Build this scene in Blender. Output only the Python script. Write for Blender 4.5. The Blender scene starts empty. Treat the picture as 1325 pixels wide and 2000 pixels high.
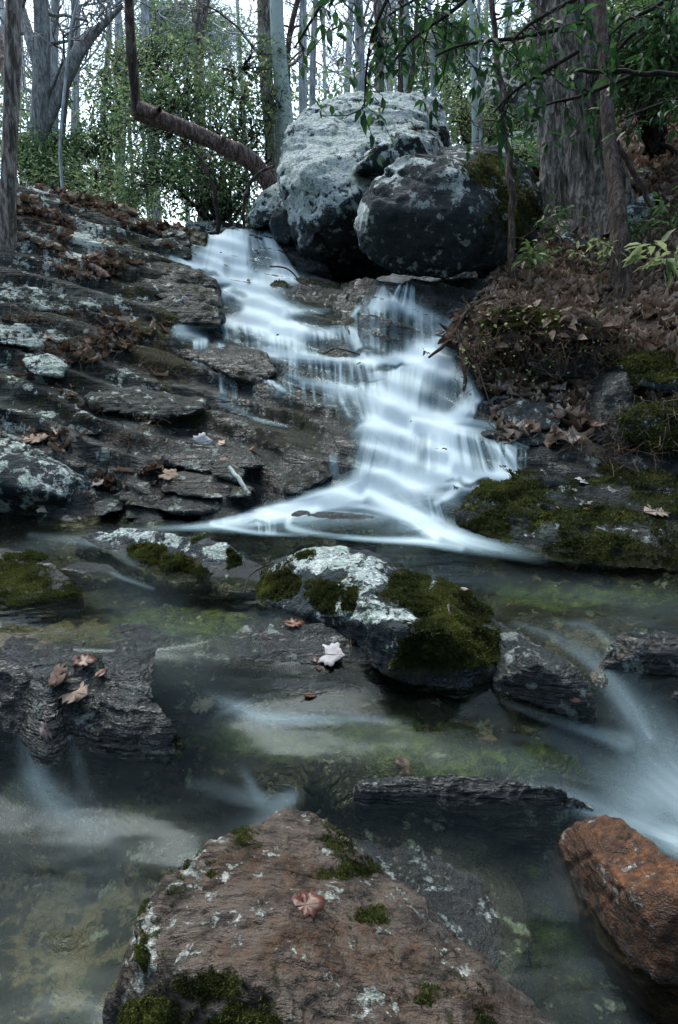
import bpy, bmesh, math, random
import numpy as np
from mathutils import Vector
random.seed(4); RNG = np.random.default_rng(4)
C = bpy.context.scene.collection
# ------------------------------------------------------------------ camera, sky, sun, exposure
FPX = 2000*24/36.0                       # focal length in photograph pixels
PITCH = math.atan(350/FPX); CAMZ = 0.75
ct, st_ = math.cos(PITCH), math.sin(PITCH)
cam = bpy.data.cameras.new('camera'); cam_o = bpy.data.objects.new('camera', cam); C.objects.link(cam_o)
cam.sensor_fit = 'VERTICAL'; cam.sensor_height = 36; cam.sensor_width = 24; cam.lens = 24
cam.clip_start = 0.02; cam.clip_end = 500
cam_o.location = (0, 0, CAMZ); cam_o.rotation_euler = (math.pi/2 - PITCH, 0, 0)
bpy.context.scene.camera = cam_o
SC = bpy.context.scene
SC.view_settings.view_transform = 'Standard'; SC.view_settings.look = 'None'
SC.view_settings.gamma = 1.0; SC.view_settings.use_curve_mapping = False
SC.view_settings.exposure = 2.0
SC.cycles.max_bounces = 6; SC.cycles.transparent_max_bounces = 24
SC.cycles.diffuse_bounces = 2; SC.cycles.glossy_bounces = 2
SUN_EL, SUN_ROT = math.radians(62), math.radians(-25)
w = bpy.data.worlds.new('World'); SC.world = w; w.use_nodes = True
nt = w.node_tree; nt.nodes.clear()
wo = nt.nodes.new('ShaderNodeOutputWorld'); bg = nt.nodes.new('ShaderNodeBackground'); sky = nt.nodes.new('ShaderNodeTexSky')
sky.sky_type = 'NISHITA'; sky.sun_disc = False; sky.sun_elevation = SUN_EL; sky.sun_rotation = SUN_ROT
sky.air_density = 1.0; sky.dust_density = 3.0; sky.ozone_density = 1.0
hs = nt.nodes.new('ShaderNodeHueSaturation'); hs.inputs['Saturation'].default_value = 0.85
nt.links.new(sky.outputs[0], hs.inputs['Color']); tm = nt.nodes.new('ShaderNodeMix'); tm.data_type = 'RGBA'; tm.blend_type = 'MULTIPLY'; tm.inputs[0].default_value = 1; tm.inputs[7].default_value = (.93, 1.02, .99, 1)
nt.links.new(hs.outputs[0], tm.inputs[6]); nt.links.new(tm.outputs[2], bg.inputs[0])
bg.inputs[1].default_value = 0.13
nt.links.new(bg.outputs[0], wo.inputs[0])
sun = bpy.data.lights.new('sun', 'SUN'); sun_o = bpy.data.objects.new('sun', sun); C.objects.link(sun_o)
sun.energy = 0.55; sun.angle = math.radians(25); sun.color = (1.0, 0.97, 0.92)
# sun direction matching the sky (rotation measured from +Y towards +X)
_az = SUN_ROT
_d = Vector((math.sin(_az)*math.cos(SUN_EL), math.cos(_az)*math.cos(SUN_EL), math.sin(SUN_EL)))
sun_o.rotation_euler = (-_d).to_track_quat('-Z', 'Y').to_euler(); sun_o.location = _d*40

# ------------------------------------------------------------------ pixels <-> world
def ray(px, py):
    u = (np.asarray(px, float)-662.5)/FPX; v = (1000-np.asarray(py, float))/FPX
    return u, ct + v*st_, v*ct - st_
def PY(px, py, Y):                         # point of pixel (px,py) at world distance Y
    x, y, z = ray(px, py); t = Y/y
    return np.array([x*t, y*t, CAMZ + z*t])
def PZ(px, py, Z):
    x, y, z = ray(px, py); t = (Z-CAMZ)/z
    return np.array([x*t, y*t, CAMZ + z*t])
def proj(P):
    P = np.asarray(P, float); x = P[..., 0]; y = P[..., 1]; z = P[..., 2]-CAMZ
    d = y*ct - z*st_; up = y*st_ + z*ct
    d = np.where(np.abs(d) < 1e-3, 1e-3, d)
    px = 662.5 + FPX*x/d; py = 1000 - FPX*up/d
    bad = d < 0.05
    return np.where(bad, -9e3, px), np.where(bad, 9e3, py)
# ------------------------------------------------------------------ noise
def _h(ix, iy, iz, s):
    with np.errstate(over='ignore'):
        n = (ix.astype(np.int64)*374761393 + iy.astype(np.int64)*668265263 + iz.astype(np.int64)*2147483647 + s*1274126177) & 0xffffffff
        n = ((n ^ (n >> 13))*1274126177) & 0xffffffff
        n = ((n ^ (n >> 16))*2246822519) & 0xffffffff
    return (n ^ (n >> 15)).astype(np.float64)/4294967295.0
def vn(P, f, s=0):                         # value noise in [-1,1]
    Q = np.asarray(P, float)*np.asarray(f, float)
    I = np.floor(Q); F = Q-I; F = F*F*F*(F*(F*6-15)+10); I = I.astype(np.int64)
    x, y, z = I[..., 0], I[..., 1], I[..., 2]; a, b, c = F[..., 0], F[..., 1], F[..., 2]
    r = 0
    for dx in (0, 1):
        for dy in (0, 1):
            for dz in (0, 1):
                r = r + _h(x+dx, y+dy, z+dz, s)*(a if dx else 1-a)*(b if dy else 1-b)*(c if dz else 1-c)
    return r*2-1
def fbm(P, f, o=4, s=0, g=0.5):
    f = np.ones(3)*np.asarray(f, float); r = 0; a = 1; t = 0
    for k in range(o):
        r = r + a*vn(np.asarray(P)+k*7.31, f, s+k*13); t += a; a *= g; f = f*2.07
    return r/t
def ss(x, a, b):
    t = np.clip((x-a)/(b-a), 0, 1); return t*t*(3-2*t)
def blobs(px, py, L):                      # soft patches (cx,cy,rx,ry,value)
    r = np.zeros(np.shape(px))
    Q = np.stack([px, py, np.zeros(np.shape(px))], -1); a = fbm(Q, 1/38., 3, 901); b = fbm(Q, 1/38., 3, 902); px = px+a*26; py = py+b*18
    for cx, cy, rx, ry, v in L:
        d = np.sqrt(((px-cx)/rx)**2 + ((py-cy)/ry)**2)
        r = np.maximum(r, v*(1-ss(d, 0.35, 1.3)))
    return r
# ------------------------------------------------------------------ mesh helpers
def tag(o, label=None, cat=None, group=None, kind=None):
    if label: o['label'] = label
    if cat: o['category'] = cat
    if group: o['group'] = group
    if kind: o['kind'] = kind
    return o
def mesh(name, V, F, mat=None, parent=None, attrs=None, smooth=True):
    """V (n,3); F: (m,3) or (m,4) array, or a list of such arrays"""
    if not isinstance(F, (list, tuple)): F = [F]
    F = [np.asarray(f, np.int32) for f in F if len(f)]
    me = bpy.data.meshes.new(name); V = np.asarray(V, np.float32)
    me.vertices.add(len(V)); me.vertices.foreach_set('co', V.ravel())
    nl = sum(f.size for f in F); nf = sum(len(f) for f in F)
    me.loops.add(nl); me.polygons.add(nf)
    me.loops.foreach_set('vertex_index', np.concatenate([f.ravel() for f in F]))
    tot = np.concatenate([np.full(len(f), f.shape[1], np.int32) for f in F])
    me.polygons.foreach_set('loop_start', np.concatenate([[0], np.cumsum(tot)[:-1]]).astype(np.int32))
    me.polygons.foreach_set('loop_total', tot)
    if smooth: me.polygons.foreach_set('use_smooth', np.ones(nf, bool))
    me.update(calc_edges=True)
    setattrs(me, attrs)
    o = bpy.data.objects.new(name, me); C.objects.link(o)
    if mat: me.materials.append(mat)
    if parent: o.parent = parent
    return o
def setattrs(me, attrs):
    for k, a in (attrs or {}).items():
        at = me.attributes.new(k, 'FLOAT', 'POINT'); at.data.foreach_set('value', np.asarray(a, np.float32).ravel())
def empty(name, loc=(0, 0, 0)):
    o = bpy.data.objects.new(name, None); C.objects.link(o); o.location = loc; return o
def gridfaces(n, m):
    i = np.arange(n-1)[:, None]*m + np.arange(m-1)[None, :]
    return np.stack([i, i+1, i+m+1, i+m], -1).reshape(-1, 4)
# ------------------------------------------------------------------ node materials
class NB:
    def __init__(s, name):
        s.m = bpy.data.materials.new(name); s.m.use_nodes = True; s.t = s.m.node_tree; s.t.nodes.clear()
        s.out = s.n('ShaderNodeOutputMaterial')
    def n(s, t, **k):
        n = s.t.nodes.new(t)
        for a, b in k.items(): setattr(n, a, b)
        return n
    def l(s, a, b): s.t.links.new(a, b)
    def put(s, inp, v):
        if hasattr(v, 'is_linked') or hasattr(v, 'links'): s.l(v, inp)
        elif isinstance(v, (tuple, list)) and len(v) == 3 and inp.type == 'RGBA': inp.default_value = (*v, 1)
        else: inp.default_value = v
    def attr(s, nm): return s.n('ShaderNodeAttribute', attribute_name=nm).outputs['Fac']
    def pos(s, scale=(1, 1, 1), rot=(0, 0, 0), obj=True):
        tc = s.n('ShaderNodeTexCoord'); mp = s.n('ShaderNodeMapping'); s.l(tc.outputs['Object'], mp.inputs[0])
        mp.inputs['Scale'].default_value = scale; mp.inputs['Rotation'].default_value = rot; return mp.outputs[0]
    def noise(s, vec, sc, det=4, rough=0.55, dist=0.0):
        n = s.n('ShaderNodeTexNoise'); s.l(vec, n.inputs['Vector']); n.inputs['Scale'].default_value = sc
        n.inputs['Detail'].default_value = det; n.inputs['Roughness'].default_value = rough; n.inputs['Distortion'].default_value = dist
        return n.outputs['Fac']
    def voro(s, vec, sc, feat='F1'):
        n = s.n('ShaderNodeTexVoronoi', feature=feat); s.l(vec, n.inputs['Vector']); n.inputs['Scale'].default_value = sc
        return n.outputs['Distance']
    def mth(s, op, a, b=0.0, clamp=False):
        n = s.n('ShaderNodeMath', operation=op, use_clamp=clamp); s.put(n.inputs[0], a); s.put(n.inputs[1], b); return n.outputs[0]
    def mr(s, v, a, b, c=0.0, d=1.0):
        n = s.n('ShaderNodeMapRange'); s.put(n.inputs[0], v)
        for i, x in zip((1, 2, 3, 4), (a, b, c, d)): n.inputs[i].default_value = x
        return n.outputs[0]
    def mix(s, f, a, b):
        n = s.n('ShaderNodeMix', data_type='RGBA'); s.put(n.inputs[0], f); s.put(n.inputs[6], a); s.put(n.inputs[7], b); return n.outputs[2]
    def ramp(s, f, stops):
        n = s.n('ShaderNodeValToRGB'); s.l(f, n.inputs[0]); e = n.color_ramp.elements
        while len(e) < len(stops): e.new(0.5)
        for i, (p, c) in enumerate(stops): e[i].position = p; e[i].color = (*c, 1)
        return n.outputs[0]
    def bsdf(s, col, rough=0.8, bump=None, strength=0.5, dist=0.01, spec=0.4):
        b = s.n('ShaderNodeBsdfPrincipled'); s.put(b.inputs['Base Color'], col); s.put(b.inputs['Roughness'], rough)
        s.put(b.inputs['Specular IOR Level'], spec)
        if bump is not None:
            bp = s.n('ShaderNodeBump'); s.l(bump, bp.inputs['Height']); s.put(bp.inputs['Strength'], strength); bp.inputs['Distance'].default_value = dist
            s.l(bp.outputs[0], b.inputs['Normal'])
        s.b = b; return b
    def done(s, sh=None):
        s.l((sh or s.b).outputs[0], s.out.inputs[0]); return s.m

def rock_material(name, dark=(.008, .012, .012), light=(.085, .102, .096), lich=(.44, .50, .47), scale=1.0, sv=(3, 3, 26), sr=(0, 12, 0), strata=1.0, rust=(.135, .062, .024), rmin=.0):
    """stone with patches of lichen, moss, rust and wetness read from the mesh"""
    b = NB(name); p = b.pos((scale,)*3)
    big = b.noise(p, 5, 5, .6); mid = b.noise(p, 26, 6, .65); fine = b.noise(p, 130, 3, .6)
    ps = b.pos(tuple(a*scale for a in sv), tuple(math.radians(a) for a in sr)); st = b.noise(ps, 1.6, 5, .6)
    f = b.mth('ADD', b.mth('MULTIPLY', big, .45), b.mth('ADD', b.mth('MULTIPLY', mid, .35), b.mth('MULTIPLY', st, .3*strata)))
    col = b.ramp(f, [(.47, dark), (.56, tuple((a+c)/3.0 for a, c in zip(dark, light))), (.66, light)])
    tan = b.mr(b.noise(p, 9, 4, .7), .50, .68); col = b.mix(b.mth('MULTIPLY', tan, .15), col, (.075, .062, .042))
    col = b.mix(b.mr(b.noise(p, 6.5, 6, .72), .47, .58, 0, .75), col, dark)
    rf = b.mth('MULTIPLY', b.attr('rust'), b.mr(b.noise(p, 12, 6, .7), .40, .60, rmin, 1)); col = b.mix(rf, col, b.mix(b.mr(b.noise(p, 34, 6, .7), .40, .60), tuple(x*.25 for x in rust), rust))
    # pale bed stones / quartz
    pf = b.mth('ADD', b.attr('pale'), b.mr(b.noise(p, 17, 5, .7), .3, .7, -.5, .5)); pf = b.mr(pf, .42, .62)
    col = b.mix(pf, col, b.mix(fine, (.13, .105, .07), (.33, .28, .20)))
    # lichen crust
    ln = b.noise(p, 14, 8, .72); lf = b.mth('ADD', b.attr('lichen'), b.mr(ln, .32, .68, -.9, .9)); lf = b.mr(lf, .40, .58)
    speck = b.mr(b.noise(p, 60, 5, .7), .34, .50); lf = b.mth('MULTIPLY', lf, b.mth('ADD', b.mth('MULTIPLY', speck, .75), .25))
    lcol = b.mix(b.mr(b.noise(p, 8, 3, .6), .42, .62), lich, tuple(a*c for a, c in zip(lich, (.55, .66, .56))))
    lcol = b.mix(b.mr(fine, .35, .65, 0, .5), lcol, (.70, .74, .74))
    col = b.mix(lf, col, lcol)
    # moss
    mn = b.noise(p, 22, 7, .7); mf = b.mth('ADD', b.attr('moss'), b.mr(mn, .3, .7, -.55, .55)); mf = b.mr(mf, .45, .60)
    mcol = b.ramp(b.noise(p, 60, 7, .78), [(.34, (.008, .010, .004)), (.48, (.035, .042, .012)), (.58, (.085, .098, .022)), (.70, (.20, .21, .05))])
    mcol = b.mix(b.mr(b.noise(p, 7, 4, .7), .42, .62, 0, .75), mcol, b.mix(b.noise(p, 80, 3, .6), (.012, .010, .005), (.075, .055, .022))); col = b.mix(mf, col, mcol)
    wet = b.attr('wet'); col = b.mix(b.mth('MULTIPLY', wet, .55), col, (.005, .008, .010))
    rough = b.mth('ADD', b.mth('MULTIPLY', b.mth('SUBTRACT', 1, wet), .60), b.mr(fine, .35, .65, .06, .26)); rough = b.mix(mf, rough, (.95, .95, .95))
    h = b.mth('ADD', b.mth('MULTIPLY', mid, 1.0), b.mth('ADD', b.mth('MULTIPLY', fine, .55), b.mth('MULTIPLY', st, 1.8*strata)))
    h = b.mth('ADD', h, b.mth('MULTIPLY', mf, b.mth('MULTIPLY', b.noise(p, 90, 5, .8), 2.2)))
    h = b.mth('ADD', h, b.mth('MULTIPLY', lf, b.mth('MULTIPLY', b.noise(p, 120, 3, .6), .5)))
    b.bsdf(col, rough, h, .95, .028/scale, b.mth('ADD', .12, b.mth('MULTIPLY', wet, .45)))
    return b.done()
M = {}
M['rock'] = rock_material('bedrock_slate')
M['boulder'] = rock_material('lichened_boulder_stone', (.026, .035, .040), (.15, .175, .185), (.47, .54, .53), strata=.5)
M['fgrock'] = rock_material('rusty_brown_stone', (.007, .005, .005), (.125, .096, .076), (.42, .43, .38), scale=2.2, sv=(3, 13, 9), sr=(0, 0, 22), strata=2.0)
M['orange'] = rock_material('orange_iron_stone', (.045, .020, .010), (.22, .12, .065), (.5, .5, .48), scale=2.2, strata=.3, rust=(.36, .145, .05), rmin=.15)
M['bed'] = rock_material('creek_stone', scale=1.6)

def leaf_material(name, cols, rough=.45, trans=.35, spec=.4):
    b = NB(name); at = b.attr('rnd'); p = b.pos()
    col = b.ramp(at, [(i/(len(cols)-1), c) for i, c in enumerate(cols)])
    col = b.mix(b.mr(b.noise(p, 60, 3, .6), .35, .7, 0, .45), col, tuple(x*.45 for x in cols[0]))
    pb = b.bsdf(col, rough, spec=spec)
    tr = b.n('ShaderNodeBsdfTranslucent'); b.l(col, tr.inputs[0]); mx = b.n('ShaderNodeMixShader'); mx.inputs[0].default_value = trans
    b.l(pb.outputs[0], mx.inputs[1]); b.l(tr.outputs[0], mx.inputs[2]); return b.done(mx)
M['evergreen'] = leaf_material('evergreen_leaf', [(.012, .036, .014), (.026, .075, .024), (.06, .14, .042), (.13, .22, .07)], trans=.45)
M['laurel'] = leaf_material('laurel_leaf', [(.04, .085, .04), (.09, .165, .07), (.18, .26, .11), (.33, .38, .18)], trans=.55)
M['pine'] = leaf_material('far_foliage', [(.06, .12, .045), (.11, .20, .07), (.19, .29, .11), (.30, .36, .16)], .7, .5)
M['litter'] = leaf_material('dry_leaf', [(.045, .027, .02), (.14, .09, .062), (.28, .20, .15), (.50, .42, .37)], .7, .15, .25)
M['redleaf'] = leaf_material('wet_red_leaf', [(.030, .010, .009), (.075, .022, .014), (.16, .065, .032)], .35, .05, .3)
M['paleleaf'] = leaf_material('bleached_leaf', [(.12, .09, .095), (.25, .23, .24), (.48, .47, .48)], .6, .1)
M['mossblade'] = leaf_material('moss_tuft', [(.012, .016, .005), (.045, .055, .014), (.11, .125, .03), (.28, .27, .06)], .8, .3, .2)
M['grass'] = leaf_material('tan_root_fibre', [(.06, .038, .024), (.15, .105, .07), (.30, .24, .17)], .8, .1, .2)

def bark_material(name, dark, light, lich=0.0, furrow=1.0, sc=1.0):
    b = NB(name); p = b.pos((sc*14, sc*14, sc*3.0)); q = b.pos((sc,)*3)
    r = b.noise(p, 2.4, 6, .68, .6); f2 = b.noise(p, 9, 4, .65)
    f = b.mth('ADD', b.mth('MULTIPLY', r, .7), b.mth('MULTIPLY', f2, .3))
    col = b.ramp(f, [(.36, tuple(x*.45 for x in dark)), (.47, dark), (.62, light)])
    lf = b.mr(b.mth('ADD', b.noise(q, 7, 6, .7), lich*.3-.15), .50, .60); lf = b.mth('MULTIPLY', lf, min(1, lich*1.2))
    col = b.mix(lf, col, (.36, .42, .38))
    b.bsdf(col, .9, f, 1.0*furrow, .03, .2); return b.done()
M['bark'] = bark_material('furrowed_bark', (.10, .082, .068), (.46, .39, .34), .3)
M['bark_pale'] = bark_material('pale_lichened_bark', (.13, .13, .125), (.36, .37, .36), .9, .5)
M['bark_far'] = bark_material('far_haze_paled_bark', (.27, .28, .285), (.56, .58, .58), .3, .3, .6)  # grey bark paled further, standing in for haze over the distant trees
M['bark_brown'] = bark_material('brown_bark', (.045, .032, .026), (.17, .13, .11), .15, .7)
M['bark_mid'] = bark_material('grey_brown_bark', (.13, .125, .12), (.34, .33, .315), .3, .5)
M['deadwood'] = bark_material('weathered_deadwood', (.075, .050, .042), (.30, .225, .20), .1, .9, 1.5)
M['twig'] = bark_material('dark_twig_bark', (.018, .014, .012), (.07, .058, .05), .1, .3, 3)
# ------------------------------------------------------------------ terrain
def _pts():
    L = []
    Y = lambda px, py, d: L.append(PY(px, py, d)); Z = lambda px, py, z: L.append(PZ(px, py, z)); W = lambda *a: L.append(np.array(a, float))
    # right hand cascade
    for a in [(700,965,2.88),(800,952,2.85),(950,938,2.83),(720,885,3.05),(850,872,3.05),(1000,885,2.95),(720,822,3.25),(850,815,3.3),(960,830,3.2),
              (750,722,3.6),(850,702,3.55),(925,765,3.35),(800,688,3.78),(880,685,3.72),(750,600,3.95),(830,600,3.98),(900,600,4.05),(790,556,4.35),(700,560,4.5),(620,560,4.85)]: Y(*a)
    # left hand cascade
    for a in [(480,458,5.5),(420,470,5.45),(545,468,5.5),(480,543,5.15),(400,520,5.1),(580,545,5.1),(500,600,4.7),(600,600,4.5),(430,640,4.4),(560,650,4.3),(680,640,4.1),
              (450,700,4.0),(560,702,4.0),(680,700,3.9),(450,760,3.75),(560,770,3.7),(680,765,3.6),(450,830,3.4),(560,842,3.4),(660,835,3.35),(450,900,3.12),(560,910,3.1),(640,905,3.08),(450,968,2.86),(560,965,2.9)]: Y(*a)
    # left bank of ledges
    for a in [(0,930,2.92),(150,950,2.86),(300,950,2.86),(0,860,3.05),(150,860,3.07),(300,870,3.08),(0,780,3.25),(150,780,3.3),(300,790,3.38),(0,700,3.5),(150,700,3.55),(300,700,3.75),
              (0,620,3.75),(150,620,3.85),(300,620,4.1),(0,540,4.0),(150,540,4.2),(300,540,4.5),(370,560,4.6),(0,470,4.3),(150,465,4.6),(300,478,4.95),(350,490,5.1),(0,360,4.8),(60,372,4.95),(150,388,5.2),(250,418,5.6),(350,446,5.85)]: Y(*a)
    for a in [(-4,7,1.45),(-2,7.6,1.3),(0,7.6,1.32),(-.8,6.6,1.36),(-1.5,6.6,1.40),(-3,6.2,1.55),(-.3,6.2,1.42)]: W(*a)
    # right bank: foot, wall, leafy top, hillside
    for a in [(1060,872,3.05),(1200,872,2.98),(1325,890,2.85),(1000,805,3.2),(1100,805,3.15),(1250,820,3.0),(1340,790,2.9),(1000,720,3.46),(1100,720,3.48),(1200,720,3.36),(1000,655,3.60),(1100,650,3.62),(1200,650,3.50),
              (1000,610,3.74),(1100,612,3.78),(1200,612,3.74),(1325,640,3.35),(1325,720,3.05),(930,585,4.05),(1000,545,4.12),(1100,525,4.25),(1200,522,4.25),(1325,522,3.9),(1050,455,4.8),(1150,445,4.9),(1250,432,4.75),(1330,430,4.4),
              (1250,310,5.6),(1330,300,5.0),(1330,180,5.8),(1250,225,6.3),(1100,300,6.9),(900,556,4.5),(1000,500,4.75)]: Y(*a)
    for a in [(.15,5.3,1.0),(.7,5.3,1.02),(.15,6.3,1.15),(1.0,6.3,1.25),(3,3,1.0),(3,2,.3),(3,4.2,2.0),(4,6,3.9),(5,5,4.3),(3,1,-.1),(5,1,.3),(2,8,2.0),(4,9,4.6),
              (-3,3,.9),(-3,2,.25),(-4,5,1.9),(-5,2,.6),(-3,1,-.15),(0,.4,-.42),(-1,.4,-.42),(1,.4,-.42),(0,-1,-.42),(-2,-1,-.3),(2,-1,-.3)]: W(*a)
    # waterline of the pool
    for a in [(0,1012,-.02),(200,1010,-.02),(350,1006,-.03),(480,1010,-.04),(600,1040,-.05),(760,1062,-.05),(900,1075,-.05),(1100,1090,-.04),(1325,1105,-.03)]: Z(*a)
    # pool bed
    for a in [(100,1080,-.11),(500,1080,-.11),(700,1080,-.13),(1100,1150,-.12),(1300,1180,-.10),(300,1200,-.12),(100,1230,-.09),(0,1150,-.1),(480,1180,-.12),(900,1120,-.12)]: Z(*a)
    # lip, wet cascade on the left, shelf in the middle
    for a in [(-80,1280,-.015),(40,1296,-.008),(120,1292,-.004),(240,1312,-.012),(350,1292,-.03),(450,1250,-.025),(600,1222,-.012),(700,1240,-.03),
              (0,1370,-.08),(120,1400,-.07),(250,1400,-.075),(0,1490,-.21),(150,1520,-.22),(330,1490,-.19),(480,1560,-.22),(400,1430,-.14),(-150,1500,-.22),
              (600,1325,-.075),(700,1330,-.09),(470,1330,-.075),(400,1360,-.10),(560,1390,-.125),(720,1385,-.13)]: Z(*a)
    # green bed of the second pool, wet sill below it, third pool
    for a in [(500,1455,-.165),(700,1450,-.155),(900,1465,-.16),(1050,1490,-.17),(600,1530,-.18),(800,1525,-.155),(960,1530,-.16),(1100,1545,-.19),(700,1600,-.24),(900,1640,-.25),(560,1580,-.25),
              (50,1700,-.36),(200,1600,-.31),(150,1900,-.37),(1050,1750,-.34),(1200,1950,-.35),(1000,1900,-.34),(1150,1600,-.3)]: Z(*a)
    # right hand chute
    for a in [(1050,1205,-.035),(1180,1220,-.03),(1300,1235,-.02),(1120,1290,-.07),(1250,1330,-.12),(1325,1330,-.09),(1200,1400,-.15),(1320,1500,-.26),(1240,1480,-.24),(1325,1620,-.31),(1100,1420,-.16)]: Z(*a)
    return np.array(L)
TP = _pts()
def rbf(P, val, c, sm=1e-5):
    n = len(P); D = np.sqrt(((P[:, None]-P[None])**2).sum(-1)+c*c)
    A = np.zeros((n+3, n+3)); A[:n, :n] = D - np.eye(n)*sm; A[:n, n] = 1; A[:n, n+1:] = P; A[n:n+3, :n] = A[:n, n:].T
    s = np.linalg.lstsq(A, np.concatenate([val, np.zeros(3)]), rcond=None)[0]
    def f(x, y):
        sh = np.shape(x); x = np.ravel(x); y = np.ravel(y); out = np.empty(len(x))
        for i in range(0, len(x), 40000):
            X, Yv = x[i:i+40000], y[i:i+40000]
            d = np.sqrt((X[:, None]-P[None, :, 0])**2 + (Yv[:, None]-P[None, :, 1])**2 + c*c)
            out[i:i+40000] = d@s[:n] + s[n] + X*s[n+1] + Yv*s[n+2]
        return out.reshape(sh)
    return f
# spread the fit in log-range so that near and far details weigh alike
def warp(x, y):
    r = np.sqrt(x*x+y*y)+1e-6; k = np.log(1+r/.8)/r
    return x*k, y*k
_wx, _wy = warp(TP[:, 0], TP[:, 1])
_rb = rbf(np.stack([_wx, _wy], 1), TP[:, 2], .03, 2e-3)
def base_z(x, y):
    xc = np.clip(x, -7, 7); yc = np.clip(y, -2, 9.5)
    z = _rb(*warp(xc, yc))
    far = 1.3 + .13*np.maximum(y-8, 0) + .10*np.maximum(x-1, 0) + .03*np.minimum(np.abs(x), 30) + .3*vn(np.stack([x, y, 0*x], -1), .2, 5)
    far = np.minimum(far, 9) + np.clip(x-1.5, 0, 8)*.35
    k = ss(y, 7.2, 9.5); z = z*(1-k) + far*k
    k2 = ss(np.abs(x), 5, 8); z = z*(1-k2) + k2*np.where(y > 7, far, .25*np.abs(x)+.25*np.clip(y, 0, 9)-.8)
    return z
def masks(x, y, z):
    px, py = proj(np.stack([x, y, z], -1))
    P = np.stack([x, y, z], -1); n1 = fbm(P, 1.6, 3, 3)
    dry = ss(z, .0, .06)
    leftbank = (1-ss(px, 560, 700))*dry
    casc = 1.2*ss(px, 300, 420)*(1-ss(px, 940, 1040))*dry*(1-ss(y, 5.3, 5.8))
    strat = np.maximum(leftbank, casc*.75)
    strat = np.maximum(strat, ss(px, 940, 1050)*dry*(1-ss(z, .38, .5))*.8)          # black ledges under the right bank
    strat = np.minimum(strat, 1)*(1-ss(y, 5.9, 6.6))
    return px, py, P, n1, strat
def terrain(x, y, detail=True):
    z0 = base_z(x, y); px, py, P, n1, strat = masks(x, y, z0)
    # layered rock: beds dip to the right, broken into blocks
    bx = P + .10*np.stack([fbm(P, 2.2, 2, 21), fbm(P, 2.2, 2, 22), 0*z0], -1)
    cell = _h(np.floor(bx[..., 0]/.42+.35*np.floor(bx[..., 1]/.25)), np.floor(bx[..., 1]/.25), 0*z0, 7)
    s = z0 + .27*x + .05*fbm(P, 1.3, 3, 9) + .035*(cell-.5)
    def steps(s, h, a, b):
        q = s/h; k = np.floor(q); f = q-k; return h*(k+ss(f, a, b))
    w1 = .040*vn(np.stack([s*0, s*0, s*6], -1), 1, 4) + .03*fbm(P, 1.1, 2, 15)
    z1 = steps(s+w1, .100, .06, .34); z1 = .55*(z1) + .45*steps(z1*.5+s*.5, .040, .06, .5)
    z1 = z1 - (s - z0)
    z = z0*(1-strat) + z1*strat
    rough = .010 + .006*strat + .05*ss(py*0+z0, .5, 1.2)*ss(px, 950, 1100)
    rough = np.where(z0 < 0, .010, rough)
    z = z + rough*fbm(P, 5, 5, 31, .55)
    # creek stones and lumps in and near the water
    lump = ss(-z0, -.03, .02)
    z = z + lump*(.050*np.maximum(0, fbm(P, 9, 3, 61)) + .014*fbm(P, 30, 3, 62))
    return z, z0, strat
def build_terrain():
    th = np.concatenate([np.linspace(-89, -33, 60)[:-1], np.linspace(-33, 33, 640), np.linspace(33, 89, 60)[1:]])*math.pi/180
    r = np.concatenate([np.linspace(.05, .6, 24)[:-1], np.geomspace(.6, 7.5, 760)[:-1], np.geomspace(7.5, 75, 90)])
    R, T = np.meshgrid(r, th, indexing='ij'); x = R*np.sin(T); y = R*np.cos(T)
    z, z0, strat = terrain(x, y)
    V = np.stack([x, y, z], -1)
    # crumple the faces of the ledges sideways so risers are not smooth curtains
    k = (strat*(R < 7))[..., None]
    V[..., :2] += k*.016*np.stack([fbm(V, (7, 7, 22), 3, 71), fbm(V, (7, 7, 22), 3, 72)], -1)
    return V, z0, strat, r, th
TV, TZ0, TSTR, TR_, TTH = build_terrain()
# fast lookup: log-polar bilinear
def zlook(x, y):
    rr = np.sqrt(x*x+y*y); a = np.arctan2(x, y)
    fi = np.interp(rr, TR_, np.arange(len(TR_))); fj = np.interp(a, TTH, np.arange(len(TTH)))
    i = np.clip(fi.astype(int), 0, len(TR_)-2); j = np.clip(fj.astype(int), 0, len(TTH)-2); u = fi-i; v = fj-j
    Z = ZL
    return Z[i, j]*(1-u)*(1-v)+Z[i+1, j]*u*(1-v)+Z[i, j+1]*(1-u)*v+Z[i+1, j+1]*u*v
def cast(px, py, t0=.4, t1=60, n=900, Z=None):
    """first terrain hit along pixel rays"""
    global ZL
    ZL = TV[..., 2] if Z is None else Z
    px = np.asarray(px, float); py = np.asarray(py, float); dx, dy, dz = ray(px, py)
    sh = px.shape; dx, dy, dz = (np.ravel(a*np.ones(sh)) for a in (dx, dy, dz))
    t = np.full(dx.shape, np.nan); prev = np.full(dx.shape, t0); act = np.ones(dx.shape, bool)
    for tt in np.geomspace(t0, t1, n):
        idx = np.nonzero(act)[0]
        if not len(idx): break
        hit = CAMZ+dz[idx]*tt < zlook(dx[idx]*tt, dy[idx]*tt)
        h = idx[hit]
        if len(h):
            lo = prev[h].copy(); hi = np.full(len(h), tt)
            for _ in range(7):
                m = (lo+hi)/2; below = CAMZ+dz[h]*m < zlook(dx[h]*m, dy[h]*m); hi = np.where(below, m, hi); lo = np.where(below, lo, m)
            t[h] = hi; act[h] = False
        prev[idx] = tt
    P = np.stack([dx*t, dy*t, CAMZ+dz*t], -1).reshape(sh+(3,))
    return P
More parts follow.
